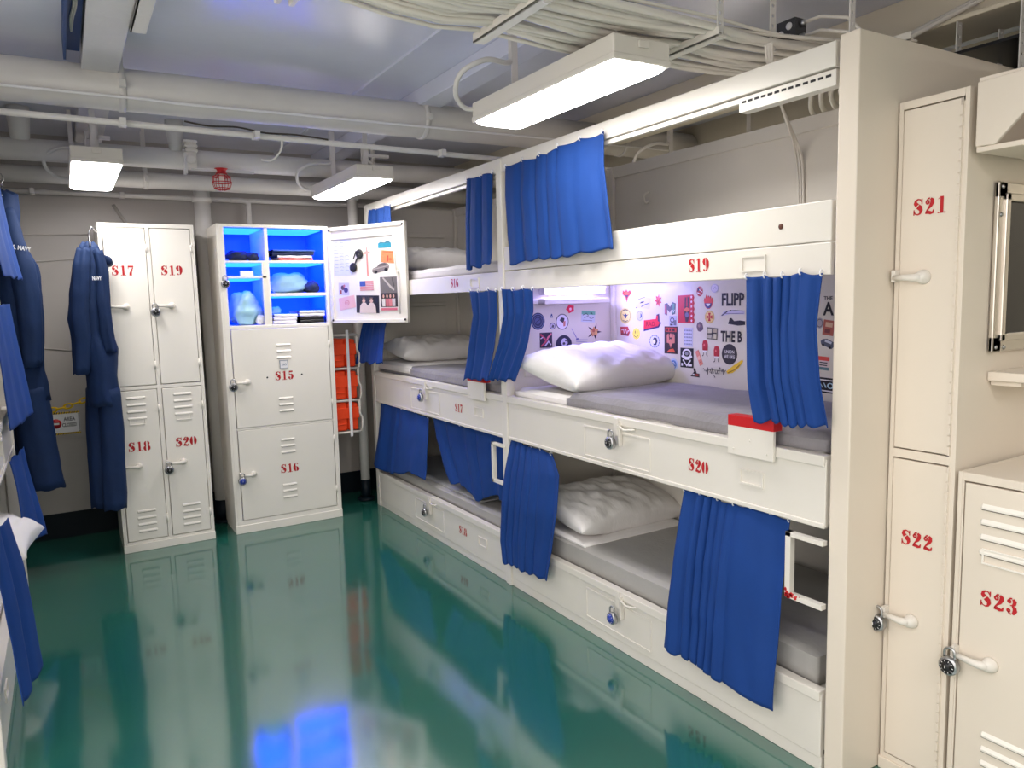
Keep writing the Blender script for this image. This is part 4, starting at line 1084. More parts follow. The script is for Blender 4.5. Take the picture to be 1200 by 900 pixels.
f = SB(1.947, 1.214, .056, .055, -.05); f.base(sq(), (226, 206, 206)); f.rect(-.5, .5, .2, .5, (220, 78, 70)).rect(-.5, .5, -.5, -.28, (96, 130, 140)).line([(-.3, .05), (.35, .05)], .08, DK).line([(-.3, -.14), (.35, -.14)], .08, DK); sticker(f, 'striped red, white and teal card sticker')
f = SB(1.931, 1.125, .10, .062, -.03); f.base(sq(), K_); f.rect(-.46, .46, .3, .38, W_).rect(-.46, .46, -.4, -.32, W_).line([(-.35, -.15), (-.3, .15), (-.15, -.15), (-.1, .15), (.0, -.15)], .08, (190, 220, 236)).ring(.2, 0, .12, .16, .07, (190, 220, 236)); sticker(f, 'black banner sticker with pale lettering at blanket height')
# on the head panel
f = SH(2.127, 1.387, .085, .089); f.base(circ(), (52, 62, 100)); f.ring(0, 0, .42, .42, .03, (140, 150, 190)).ring(0, 0, .3, .3, .02, (120, 130, 170)).ell(-.03, .02, .2, .18, (84, 96, 140)).line([(-.15, -.05), (.15, .1)], .04, (40, 48, 80)); sticker(f, 'round navy seal sticker on the head panel beside the curtain')
f = SH(2.213, 1.413, .018, .020); f.base([(-.5, -.5), (-.1, .5), (.2, .5), (.5, -.5)], (70, 84, 140)); f.rect(-.15, .15, -.3, -.1, W_); sticker(f, 'tiny blue letter-shaped sticker above the small oval')
f = SH(2.218, 1.359, .038, .036); f.base(circ(), (110, 104, 124)); f.ell(0, 0, .38, .38, (200, 196, 214)).poly([(-.2, -.2), (.0, .25), (.25, .05), (.2, -.25)], (90, 84, 100)); sticker(f, 'small grey oval sticker between two round seals')
f = SH(2.281, 1.379, .083, .084); f.base(circ(), (50, 52, 76)); f.ell(0, 0, .45, .45, (230, 226, 242)).poly([(-.22, .1), (-.05, .28), (.18, .22), (.12, .0), (.2, -.25), (.0, -.05)], (56, 54, 76)).poly([(.05, .0), (.24, .06), (.22, -.28), (.08, -.3)], (206, 130, 130)); sticker(f, 'round white sticker with a dark eagle-like head on the head panel')
f = SH(2.335, 1.446, .053, .045, .15); f.base(star(5, .55, .42, 100), (232, 40, 84)); f.ell(0, -.02, .15, .16, (255, 214, 230)); sticker(f, 'bright red flower-shaped sticker under the lamp')
f = SH(2.453, 1.401, .092, .06, -.08); f.base(sq(), (206, 214, 232)); f.rect(-.5, .5, .18, .5, (120, 190, 170)).line([(-.4, .1), (-.15, .3), (0, .1)], .05, DK).line([(-.3, -.15), (-.05, .05), (.2, -.2), (.4, -.05)], .05, (80, 90, 120)).poly([(.1, .3), (.35, .2), (.2, .42)], (60, 110, 100)).line([(-.4, -.35), (.3, -.35)], .05, (130, 130, 160)); sticker(f, 'green-topped scribbled card sticker on the head panel')
f = SH(2.492, 1.316, .093, .089); f.base(star(5, .55, .17, 70), (48, 40, 64)); f.poly(star(5, .34, .2, 96), (206, 150, 110)).ell(-.05, .08, .1, .1, (176, 96, 80)).ell(.14, -.08, .09, .09, (226, 180, 120)); sticker(f, 'dark five-pointed star sticker with an orange centre')
f = SH(2.175, 1.287, .078, .079); f.base(sq(), (44, 36, 64)); f.quads(ribbon([(-.45, .4, .12), (-.1, .1, .14), (.0, -.1, .14), (-.4, -.4, .1)]), (190, 70, 100)).quads(ribbon([(.45, .42, .1), (.15, .15, .14), (.05, -.05, .1)]), (220, 120, 140)).quads(ribbon([(-.1, -.4, .1), (.2, -.1, .12), (.4, -.35, .08)]), (214, 206, 226)).quads(ribbon([(-.45, .1, .06), (-.25, .2, .06)]), (214, 206, 226)); sticker(f, 'square dark sticker with pink crossing strokes on the head panel')
f = SH(2.289, 1.258, .103, .10); f.base(circ(28), (44, 42, 76)); f.poly([(-.2, .1), (-.1, .3), (.05, .34), (.2, .25), (.25, .05), (.1, -.1), (-.1, -.08)], (214, 210, 236)).ell(.0, .05, .08, .07, (70, 68, 100)).ell(.12, .2, .05, .05, (44, 42, 76)); sticker(f, 'round dark sticker sinking behind the top of the pillow')
f = SH(2.397, 1.297, .114, .088); f.line([(-.5, .5), (-.3, .1), (-.15, -.2)], .03, (150, 150, 200)).line([(-.2, -.2), (.45, -.25)], .03, (130, 130, 190)).line([(-.25, -.3), (.4, -.4)], .03, (130, 130, 190)).line([(-.4, .3), (-.25, -.05)], .03, (120, 120, 180)).poly([(-.25, -.12), (-.1, -.1), (-.12, -.22), (-.25, -.22)], (110, 110, 170)); sticker(f, 'thin blue line drawing sticker between the seals and the star')

# pictures pinned inside the open locker door
GD = 'pictures inside the open locker door'


def PD(u, z, w, h, rot=0.0):
    c = DP(u, z, -.0075)
    return Flat(c, dv, Z_, nv, w, h, rot)


f = PD(.115, 1.815, .165, .235); f.base(sq(), (216, 216, 236))
for i in range(9):
    for j in range(3):
        f.line([(-.42 + j * .3, .42 - i * .1), (-.32 + j * .3, .43 - i * .1 + .015 * ((i * j) % 3)), (-.2 + j * .3, .42 - i * .1)], .012, (150, 158, 196))
f.done('note_sheet', 'large white note sheet with faint writing inside the locker door', 'paper', GD)
f = PD(.116, 1.605, .095, .082, -.03); f.base(sq(), (206, 196, 220)); f.ell(-.1, .1, .18, .2, (90, 60, 90)).ell(.2, -.1, .2, .22, (70, 60, 110)).ell(.05, .25, .1, .12, (196, 120, 120)).rect(-.4, -.2, -.4, -.1, (160, 70, 80)); f.done('photo_print', 'small purple-toned group snapshot below the note sheet', 'photo', GD)
f = PD(.14, 1.511, .145, .083, .14); f.base(sq(), (236, 186, 186)); f.ring(0, 0, .12, .18, .05, (216, 130, 136)).ell(0, 0, .05, .08, (226, 150, 150)); f.done('card', 'tilted pink card with a round mark inside the locker door', 'card', GD)
f = PD(.335, 1.777, .058, .19); f.base([(-.12, -.5), (.14, -.5), (.16, .28), (.5, .28), (.5, .36), (.16, .36), (.12, .5), (-.14, .5), (-.16, .36), (-.5, .34), (-.5, .27), (-.14, .27)], (232, 150, 146)); f.line([(0, -.45), (0, .25)], .05, (206, 96, 96)); f.done('paper_sword', 'pink cut-out sword shape above the flag', 'cut-out', GD)
f = PD(.322, 1.621, .12, .062); f.base(sq(), (232, 214, 220))
for i in range(7): f.rect(-.5, .5, .5 - i / 6.5 - .077, .5 - i / 6.5, (222, 120, 132)) if i < 7 else None
f.rect(-.5, -.08, -.04, .5, (60, 84, 176)); f.done('flag_print', 'small red and white striped flag print with blue corner', 'flag', GD)
f = PD(.49, 1.893, .11, .066); f.base(sq(), (200, 220, 230)); f.rect(-.5, .5, -.5, -.05, (40, 130, 156)).poly([(-.5, -.05), (-.3, .12), (0, .02), (.25, .2), (.5, -.05)], (64, 110, 130)).poly([(-.2, .15), (.1, .35), (.3, .2)], (236, 240, 246)); f.done('photo_print', 'small blue seaside picture highest on the locker door', 'photo', GD)
f = PD(.513, 1.802, .11, .078, -.1); f.base(sq(), (240, 132, 84)); f.rect(-.06, .06, -.4, .1, (190, 70, 50)).line([(-.4, .38), (.4, .38)], .06, (196, 90, 60)).ell(.2, -.2, .14, .1, (226, 100, 60)); f.done('card', 'tilted orange card below the seaside picture', 'card', GD)
f = PD(.447, 1.733, .15, .058, .12); f.base([(-.5, -.2), (-.45, .1), (-.2, .2), (-.02, .5), (.3, .5), (.48, .2), (.5, -.1), (.4, -.4), (-.4, -.45)], (134, 124, 124)); f.poly([(-.15, .2), (0, .42), (.28, .42), (.38, .2)], (90, 84, 90)).ell(-.28, -.35, .09, .18, K_).ell(.3, -.3, .09, .18, K_).line([(-.45, 0), (.45, .05)], .05, (196, 186, 182)); f.done('car_print', 'grey cut-out car picture pinned on the locker door', 'cut-out', GD)
f = PD(.323, 1.498, .21, .125, -.03); f.base(sq(), (238, 230, 226)); f.rect(-.48, .48, -.47, .47, (36, 36, 52))
for (cx, k) in ((-.16, 1), (.16, -1)):
    f.poly([(cx - .18, -.47), (cx - .16, -.1), (cx - .06, .08), (cx + .08, .08), (cx + .17, -.1), (cx + .2, -.47)], (226, 206, 200)); f.ell(cx, .2, .07, .13, (222, 182, 168)); f.poly([(cx - .07, .2), (cx - .05, .36), (cx + .05, .36), (cx + .07, .22), (cx, .3)], (120, 92, 82))
f.done('photo_print', 'wide photo of two people in white on a dark ground', 'photo', GD)
f = PD(.51, 1.563, .155, .228); f.base(sq(), (232, 224, 222)); f.rect(-.46, .46, -.38, .48, (116, 110, 110)).rect(-.46, .46, -.38, .02, (60, 50, 56)).quads(ribbon([(-.3, .46, .05), (.1, .2, .08), (.3, .1, .05)]), (190, 180, 178)).quads(ribbon([(.2, .46, .05), (.3, .2, .08)]), (84, 80, 84))
for i, cx in enumerate((-.3, -.1, .08, .26)):
    f.poly([(cx - .08, -.36), (cx - .09, -.14), (cx + .09, -.14), (cx + .08, -.36)], ((226, 220, 220), (200, 110, 120), (216, 130, 136), (210, 200, 204))[i]); f.ell(cx, -.07, .05, .05, (216, 170, 156))
f.line([(-.44, -.44), (.44, -.44)], .07, (216, 110, 130)); f.done('photo_print', 'tall photo of a group standing in a grey hall', 'photo', GD)
# sunglasses hanging on the door
sg = thing('sunglasses', 'black sunglasses hooked inside the open locker door', 'sunglasses', DP(.25, 1.79, -.004))
fr = MB()
for (du, dz, k) in ((-.03, -.03, 1), (.03, .028, 1)):
    c = DP(.245 + du, 1.79 + dz * 1.5, -.001)
    A = (dv * .62 + Z_ * .78).normalized(); B = A.cross(nv).normalized()
    fr.lathe(c, nv, [(.026, -.003), (.032, 0), (.030, .004), (.02, .006)], 18)
fr.tube([DP(.235, 1.77, .001), DP(.25, 1.792, .004), DP(.26, 1.806, .001)], .005, 8)
obj('lens_frame', fr, BLACK, sg)
tm = MB().tube([DP(.275, 1.83, .002), DP(.285, 1.845, .004), DP(.25, 1.85, .005), DP(.225, 1.80, .005)], .004, 8)
obj('temple', tm, BLACK, sg)


# ================================================================== ORANGE LIFE VEST PACKS
rk = thing('wall_rack', 'white wire rack holding orange packs beside the S15 locker', 'rack', (1.72, 5.22, .58))
rm = MB()
for z in (.585, .815, 1.045, 1.285):
    rm.tube([(1.612, 5.36, z), (1.612, 5.175, z), (1.80, 5.175, z), (1.80, 5.36, z)], .008, 8)
for i, z in enumerate((.585, .815, 1.045)):
    rm.tube([(1.80, 5.175, z), (1.812, 5.175, z + .04), (1.812, 5.175, z + .10), (1.795, 5.175, z + .13), (1.795, 5.175, z + .23)], .008, 8)
for x in (1.612, 1.80): rm.tube([(x, 5.36, .585), (x, 5.36, 1.285)], .005, 8)
rm.box(1.608, 1.804, 5.36, 5.368, .60, .62); rm.box(1.608, 1.804, 5.36, 5.368, 1.22, 1.24)
obj('frame', rm, WHITE, rk)
obj('strap_bar', MB().box(1.712, 1.732, 5.158, 5.164, .555, 1.32), PAPER, rk, bevel=.002)
for i, z in enumerate((.593, .823, 1.053)):
    o = thing('life_vest_pack', ('orange nylon pack at the bottom of the white wire rack', 'orange nylon pack in the middle of the white wire rack', 'orange nylon pack at the top of the white wire rack')[i], 'life vest', (1.70, 5.26, z), 0, 'orange packs in the wire rack')
    obj('pack_body', MB().box(1.622, 1.706, 5.185, 5.35, z + .002, z + .205).box(1.710, 1.788, 5.19, 5.35, z + .002, z + .200), ORANGE, o, bevel=.014)
    obj('flap', MB().box(1.618, 1.790, 5.176, 5.186, z + .09, z + .17).box(1.618, 1.70, 5.178, 5.186, z + .045, z + .056), ORANGE, o, bevel=.004)


# ================================================================== COVERALLS
def loft(mb, rings, seg=36, folds=5, amp=.10, seed=0, mi=0):
    """rings: (z, cx, cy, rx, ry)"""
    rg = random.Random(seed); ph = [rg.uniform(0, 6) for _ in range(5)]
    n = len(rings) - 1; nv = n * 5

    def fn(u, v):
        k = min(int(v * n), n - 1); f = v * n - k
        a, b = rings[k], rings[k + 1]
        z, cx, cy, rx, ry = [p + (q - p) * f for p, q in zip(a, b)]
        t = 2 * PI * u
        w = 1 + amp * (.6 * math.sin(folds * t + ph[0] + 2.2 * v) + .4 * math.sin((folds + 3) * t + ph[1] - 3 * v)) + 1.5 * amp * noise.noise(Vector((math.cos(t) * 1.6, math.sin(t) * 1.6, z * 5 + ph[2]))) + 1.0 * amp * noise.noise(Vector((math.cos(t) * 3, math.sin(t) * 3, z * 11 + t + ph[3])))
        return (cx + rx * w * math.cos(t), cy + ry * w * math.sin(t), z + .006 * math.sin(5 * t + ph[3]))
    mb.grid(fn, seg, nv, mi, True, wrap=True)
    k = len(mb.v) - seg
    mb.f.append([k + i for i in range(seg)]); mb.m.append(mi); mb.sm.append(False)
    k2 = len(mb.v) - seg * (nv + 1)
    mb.f.append([k2 + i for i in range(seg)]); mb.m.append(mi); mb.sm.append(False)


def hanger(label, c, w, hook_to):
    mb = MB(); c = Vector(c)
    mb.tube([c + Vector((0, -w, -.06)), c + Vector((0, -w * .3, -.005)), c, c + Vector((0, w * .3, -.005)), c + Vector((0, w, -.06)), c + Vector((0, -w, -.06))], .004, 6)
    mb.tube([c, c + Vector((0, 0, .02)), c + Vector((.012, 0, .04)), Vector(hook_to)], .003, 6)
    return tag(obj('clothes_hanger', mb, STEEL, origin=c), label, 'hanger', 'wire hangers')


# the coverall beside the four-door locker
cy = 4.965
cv = thing('coverall', 'dark navy coverall hanging beside the four-door locker', 'coverall', (.16, cy, .33))
b = MB()
loft(b, [(1.89, .160, cy, .03, .03), (1.865, .160, cy, .05, .06), (1.81, .165, cy, .062, .085), (1.75, .172, cy, .068, .10), (1.66, .160, cy, .066, .105), (1.52, .150, cy, .080, .105), (1.38, .150, cy, .088, .105),
         (1.28, .165, cy, .095, .105), (1.12, .172, cy, .082, .10), (.95, .176, cy, .080, .10)], 40, 5, .07, 3)
loft(b, [(1.05, .150, cy + .03, .066, .055), (.80, .135, cy + .03, .064, .05), (.55, .130, cy + .03, .070, .05), (.345, .128, cy + .03, .072, .05)], 30, 4, .06, 4)
loft(b, [(1.05, .200, cy - .035, .060, .055), (.80, .198, cy - .035, .062, .05), (.55, .190, cy - .035, .066, .05), (.335, .182, cy - .035, .064, .05)], 30, 4, .06, 5)
obj('suit', b, NAVY, cv)
sl = MB()
loft(sl, [(1.85, .135, cy - .07, .035, .04), (1.76, .115, cy - .095, .045, .05), (1.60, .098, cy - .105, .052, .05), (1.46, .082, cy - .10, .055, .05), (1.34, .085, cy - .09, .048, .046), (1.148, .066, cy - .085, .040, .042)], 26, 3, .10, 6)
obj('sleeve', sl, NAVY, cv)
sl = MB()
loft(sl, [(1.84, .200, cy - .06, .03, .045), (1.72, .215, cy - .07, .032, .05), (1.55, .205, cy - .075, .036, .05), (1.38, .212, cy - .07, .036, .045), (1.26, .225, cy - .06, .034, .04)], 26, 3, .10, 8)
obj('sleeve', sl, NAVY, cv)
cl = MB()
cl.tube([(.185, cy - .06, 1.845), (.215, cy - .055, 1.80), (.250, cy - .03, 1.785), (.258, cy + .02, 1.775), (.235, cy + .05, 1.80)], [.016, .022, .024, .022, .014], 12)
cl.grid(lambda u, v: (.20 + .062 * u - .02 * v, cy - .075 + .05 * u, 1.795 - .075 * v - .02 * u * v), 8, 8)
obj('collar', cl, NAVY, cv, solid=.004)
nt_ = MB(); lettering(nt_, 'NAVY', (.185, cy - .128, 1.682), X_, Z_, -Y_, .045, .022, 0, .0, .02)
obj('name_tape', nt_, PAPER, cv)['label'] = 'white lettering'
hanger('wire hanger holding the coverall next to the four-door locker', (.168, cy, 1.93), .09, (.185, cy + .02, 1.975))
# hook bar on the locker side carrying the coverall
hk = MB().tube([(.218, 5.12, 1.96), (.20, 5.05, 1.965), (.19, cy, 1.972), (.178, cy - .01, 1.975)], .005, 8)
tag(obj('coat_hook', hk, STEEL, origin=(.218, 5.12, 1.96)), 'thin metal hook on the four-door locker side', 'hook')

# the larger coverall at the end of the bunk across the aisle
cy2 = 4.99
cb = thing('coverall', 'large navy coverall hanging at the end of the bunk across the aisle', 'coverall', (-.2, cy2, .5))
b = MB()
loft(b, [(2.165, -.235, cy2, .03, .04), (2.14, -.225, cy2, .07, .07), (2.05, -.235, cy2, .082, .10), (1.95, -.245, cy2, .078, .11), (1.88, -.235, cy2, .085, .11), (1.75, -.225, cy2, .135, .11), (1.62, -.225, cy2, .132, .11),
         (1.43, -.225, cy2, .132, .11), (1.17, -.235, cy2, .125, .10), (1.0, -.235, cy2, .135, .10)], 44, 5, .06, 21)
loft(b, [(1.08, -.19, cy2 - .03, .085, .06), (.93, -.185, cy2 - .03, .09, .055), (.74, -.175, cy2 - .03, .09, .055), (.50, -.150, cy2 - .03, .088, .055)], 30, 4, .06, 22)
loft(b, [(1.08, -.27, cy2 + .04, .085, .06), (.93, -.27, cy2 + .04, .085, .055), (.74, -.26, cy2 + .04, .085, .055), (.52, -.25, cy2 + .04, .085, .055)], 30, 4, .06, 23)
obj('suit', b, NAVY, cb)
sl = MB()
loft(sl, [(2.06, -.215, cy2 - .075, .04, .05), (1.90, -.195, cy2 - .10, .05, .055), (1.76, -.165, cy2 - .11, .065, .055), (1.60, -.155, cy2 - .11, .062, .055), (1.40, -.155, cy2 - .10, .058, .05), (1.2, -.165, cy2 - .09, .05, .045)], 28, 3, .08, 24)
obj('sleeve', sl, NAVY, cb)
nt_ = MB(); lettering(nt_, 'U.S. NAVY', (-.165, cy2 - .172, 1.845), (1, 0, -.16), (.16, 0, 1), -Y_, .10, .024, 0, .0, .02)
obj('name_tape', nt_, PAPER, cb)['label'] = 'white lettering'
hanger('wire hanger on the conduit holding the large navy coverall', (-.225, cy2, 2.185), .08, (-.225, cy2, 2.255))

# ================================================================== CHAIN AND SIGN
sy = 5.42
sgn = thing('warning_sign', 'small white AREA CLOSED sign with yellow and black striped edge', 'sign', (-.02, sy, .74))
pb = MB().box(-.165, .046, sy, sy + .004, .735, .878)
obj('board', pb, PAPER, sgn, bevel=.001)
st = MB()
for i in range(16):
    x = -.165 + i * .0136
    for z0 in (.735, .866):
        st.add([(x, sy - .0004, z0), (x + .0068, sy - .0004, z0), (min(.046, x + .0125), sy - .0004, z0 + .012), (x + .0057, sy - .0004, z0 + .012)], [(0, 1, 2, 3)], i % 2 and 0 or 0)
        st.add([(x + .0068, sy - .0004, z0), (min(.046, x + .0136), sy - .0004, z0), (min(.046, x + .0193), sy - .0004, z0 + .012), (min(.046, x + .0125), sy - .0004, z0 + .012)], [(0, 1, 2, 3)], 1)
for i in range(10):
    z = .747 + i * .0119
    st.add([(.036, sy - .0004, z), (.046, sy - .0004, z + .004), (.046, sy - .0004, z + .010), (.036, sy - .0004, z + .006)], [(0, 1, 2, 3)], 0)
obj('striped_border', st, [BLACK, YELLOW], sgn)
ct = MB(); lettering(ct, 'AREA', (-.012, sy, .832), X_, Z_, -Y_, .062, .024, 0, .0006, .02); lettering(ct, 'CLOSED', (-.014, sy, .795), X_, Z_, -Y_, .078, .024, 0, .0006, .02)
obj('lettering', ct, BLACK, sgn)
em = MB().lathe((-.085, sy, .806), (0, -1, 0), [(.030, .0002), (.030, .0008)], 24).box(-.102, -.068, sy - .0014, sy - .0009, .800, .812, 1)
obj('stop_emblem', em, [RED, PAPER], sgn)
chm = MB()
pts = []
P0 = Vector((-.36, sy - .01, .905)); P1 = Vector((.215, sy - .25, 1.03))
for i in range(15):
    t_ = i / 14; p = P0.lerp(P1, t_); p.z -= .055 * math.sin(PI * t_); pts.append(p)
for i in range(14):
    a, c_ = pts[i], pts[i + 1]; m_ = (a + c_) / 2; d = (c_ - a).normalized()
    s_ = d.cross(Z_ if i % 2 else Y_).normalized()
    lp = [m_ + d * (.028 * math.cos(k * PI / 6)) + s_ * (.014 * math.sin(k * PI / 6)) for k in range(12)]
    chm.tube(lp, .0055, 6, closed=True)
tag(obj('barrier_chain', chm, YELLOW, origin=pts[7]), 'yellow plastic link chain carrying the small sign', 'chain')

# ================================================================== OVERHEAD: LAMPS
def lamp(label, x, y, z=2.2, on=True):
    t = thing('ceiling_lamp', label, 'ceiling light', (x, y, z), 0, 'white box ceiling lamps')
    L, W = .90, .225
    hb = MB().box(-W / 2, W / 2, -L / 2, L / 2, .022, .088).box(-W / 2 - .003, W / 2 + .003, -L / 2 - .003, L / 2 + .003, .013, .034)
    obj('lamp_housing', hb, WHITE, t, bevel=.005, local=True)
    df = MB()
    def tray(u, v):
        # rounded rectangle rings from the housing down to the flat bottom
        prof = [(0, .022), (.001, .012), (.006, .005), (.014, .001), (.03, 0)]
        k = min(int(v * 4 + 1e-6), 4); ins, zz = prof[k]
        hw, hl, rad = W / 2 - .003 - ins, L / 2 - .003 - ins, .03
        q = u * 4; side = int(q) % 4; f = q - int(q)
        cx, cy_ = ((1, 1), (-1, 1), (-1, -1), (1, -1))[side]
        an = math.radians(90 * side + 90 * f)
        return (cx * (hw - rad) + rad * math.cos(an), cy_ * (hl - rad) + rad * math.sin(an), zz)
    nseg = 32
    vs = [tray((i + .0) / nseg if True else 0, j / 4) for j in range(5) for i in range(nseg)]
    fs = [(j * nseg + i, j * nseg + (i + 1) % nseg, (j + 1) * nseg + (i + 1) % nseg, (j + 1) * nseg + i) for j in range(4) for i in range(nseg)]
    fs.append(tuple(4 * nseg + i for i in range(nseg)))
    df.add(vs, fs, 0, False)
    obj('diffuser', df, LAMPGLOW, t, local=True)['label'] = 'glowing white diffuser'
    for yy in (-.30, .30):
        st = MB().box(-.014, .014, yy - .002, yy + .002, .085, ZC - z)
        obj('hanger_strap', st, PIPE, t, local=True)
    cd = MB().tube(sm([(-.05, L / 2 - .02, .07), (-.14, L / 2 + .0, .065), (-.21, L / 2 - .05, .10), (-.22, L / 2 - .12, .16), (-.14, L / 2 - .17, .205), (-.04, L / 2 - .16, .21), (-.01, L / 2 - .14, .25), (-.01, L / 2 - .13, ZC - z)]), .010, 10)
    obj('supply_cord', cd, PIPE, t, local=True)
    sw = MB().box(-.02, .02, -L / 2 - .010, -L / 2 - .002, .055, .075)
    obj('latch', sw, WHITE, t, local=True, bevel=.002)
    return t


lamp('large glowing ceiling lamp nearest the bunk top rail', 1.588, 2.285)
lamp('glowing ceiling lamp in front of the open locker', 1.60, 4.60)
lamp('glowing ceiling lamp above the navy coverall', .205, 4.66)
# fill lamps added out of view to brighten the room
lamp('added fill lamp over the aisle behind the camera', 1.40, -.45)
lamp('added fill lamp over the aisle beside the camera', .20, .55)
lamp('added fill lamp over the rear corner behind the camera', .20, -1.0)
lamp('added fill lamp over the end of the bunk across the aisle', -.75, 1.2)
lamp('added fill lamp over the passage beyond the bunks', 3.25, 3.2)
lamp('added fill lamp over the passage behind the overhead cabinet', 3.32, .95)
lamp('added fill lamp over the low locker corner behind the camera', 1.2, -1.6)

# ================================================================== OVERHEAD: PIPES
def pipe(label, y, z, r, x0=XL + .02, x1=XR - .02, clamps=(), dz=0.0, name='pipe', m=PIPE, hang=True):
    t = thing(name, label, 'pipe', ((x0 + x1) / 2, y, z))
    zz = lambda x: z + dz * (x - x0) / (x1 - x0)
    obj('pipe_run', MB().tube([(x0, y, zz(x0)), ((x0 + x1) / 2, y, zz((x0 + x1) / 2)), (x1, y, zz(x1))], r, 28), m, t)
    for cx in clamps:
        cb_ = MB().tube([(cx - .014, y, zz(cx)), (cx + .014, y, zz(cx))], r + .006, 28)
        cb_.box(cx - .012, cx + .012, y - r - .03, y - r + .005, zz(cx) - .015, zz(cx) + .015)
        if hang:
            for s in (-1, 1): cb_.box(cx - .010, cx + .010, y + s * r * .8 - .004, y + s * r * .8 + .004, zz(cx), ZC)
        obj('clamp', cb_, m, t)
    return t


big = pipe('thickest white pipe crossing the room under the ceiling', 3.8, 2.455, .090, clamps=(.30, 1.74, 3.1), dz=.025)
wl = MB().tube([(XL + .03, 3.705, 2.405), (.4, 3.705, 2.41), (.5, 3.700, 2.405), (2.0, 3.705, 2.42), (XR - .05, 3.705, 2.43)], .006, 8)
tag(obj('wire', wl, PAPER, origin=(1.2, 3.705, 2.41)), 'thin white wire strapped along the thickest pipe', 'wire')
pipe('white pipe running just behind the two far ceiling lamps', 5.02, 2.392, .060, clamps=(.12, 1.90), dz=.02)
pipe('grey-white pipe against the back wall behind the lamps', 5.33, 2.312, .050, clamps=(.52,))
pipe('slim conduit along the top of the back wall', 5.62, 2.250, .016, clamps=(-.1, .40), hang=False, name='conduit')
pipe('thin conduit just below the thickest pipe', 3.6, 2.292, .013, clamps=(.28, .82, 1.75), dz=-.045, hang=False, name='conduit')
# stand pipes
for (x, y, r, z1, lab) in ((.872, 5.50, .052, 2.31, 'vertical white pipe between the two back lockers'), (1.905, 5.44, .036, 2.36, 'slim vertical white pipe behind the orange packs')):
    t = thing('standpipe', lab, 'pipe', (x, y, 0))
    obj('pipe_run', MB().tube([(x, y, .16), (x, y, z1)], r, 24), PIPE, t)
    obj('painted_foot', MB().tube([(x, y, 0), (x, y, .16)], r + .001, 24).lathe((x, y, 0), Z_, [(r + .03, 0), (r + .03, .02), (r, .024)], 24), DARKBAND, t)['label'] = 'dark painted pipe foot'
    obj('flange', MB().lathe((x, y, z1 - .10), Z_, [(r, 0), (r + .012, .004), (r + .012, .03), (r, .034)], 24), PIPE, t)
# drop pipes from the deck
for (x, r0, r1, lab) in ((.665, .050, .036, 'flared pipe stub dropping onto the lamp-side pipe'), (-.12, .055, .045, 'wide pipe stub dropping near the corner of the ceiling')):
    tag(obj('pipe_stub', MB().lathe((x, 5.0, 2.44), Z_, [(r1, 0), (r1 + .004, .05), (r0, .12), (r0, ZC - 2.44)], 20), PIPE, origin=(x, 5.0, 2.44)), lab, 'pipe')

# alarm box
ab = thing('alarm_box', 'white finned alarm box hanging on the far pipe', 'alarm', (.735, 4.93, 2.33))
am = MB().box(.70, .765, 4.905, 4.955, 2.335, 2.425)
am.lathe((.733, 4.905, 2.385), (0, -1, 0), [(.028, 0), (.028, .006), (.02, .012), (.008, .014)], 18)
obj('box', am, WHITE, ab, bevel=.006)
fm = MB()
for i in range(3): fm.box(.705 - .004 * i, .775, 4.90, 4.965, 2.43 + i * .026, 2.445 + i * .026)
fm.box(.712, .768, 4.91, 4.955, 2.42, 2.50)
obj('fin', fm, WHITE, ab, bevel=.004)
obj('bracket', MB().box(.695, .71, 4.90, 4.965, 2.30, 2.42).box(.735, 1.10, 4.925, 4.94, 2.325, 2.34), PIPE, ab)
# little red cage
rc = thing('wire_cage', 'small red wire cage hanging under the far pipe', 'cage', (.905, 5.02, 2.33))
cgm = MB()
for k in range(9):
    a = 2 * PI * k / 9
    cgm.tube([(.905 + .022 * math.cos(a), 4.93 + .022 * math.sin(a), 2.318), (.905 + .05 * math.cos(a), 4.93 + .05 * math.sin(a), 2.295), (.905 + .055 * math.cos(a), 4.93 + .055 * math.sin(a), 2.255), (.905 + .045 * math.cos(a), 4.93 + .045 * math.sin(a), 2.225), (.905 + .015 * math.cos(a), 4.93 + .015 * math.sin(a), 2.215)], .002, 6)
for (r, z) in ((.051, 2.295), (.056, 2.262), (.045, 2.225)): cgm.tube([(.905 + r * math.cos(a), 4.93 + r * math.sin(a), z) for a in [i * PI / 10 for i in range(20)]], .003, 6, closed=True)
obj('guard', cgm, RED, rc)
obj('mount', MB().lathe((.905, 4.93, 2.315), Z_, [(.035, 0), (.024, .008), (.03, .022), (.04, .03)], 16), RED, rc)
obj('sprinkler_head', MB().lathe((.905, 4.93, 2.262), Z_, [(.012, 0), (.012, .02), (.018, .03), (.018, .05)], 12), WHITE, rc)

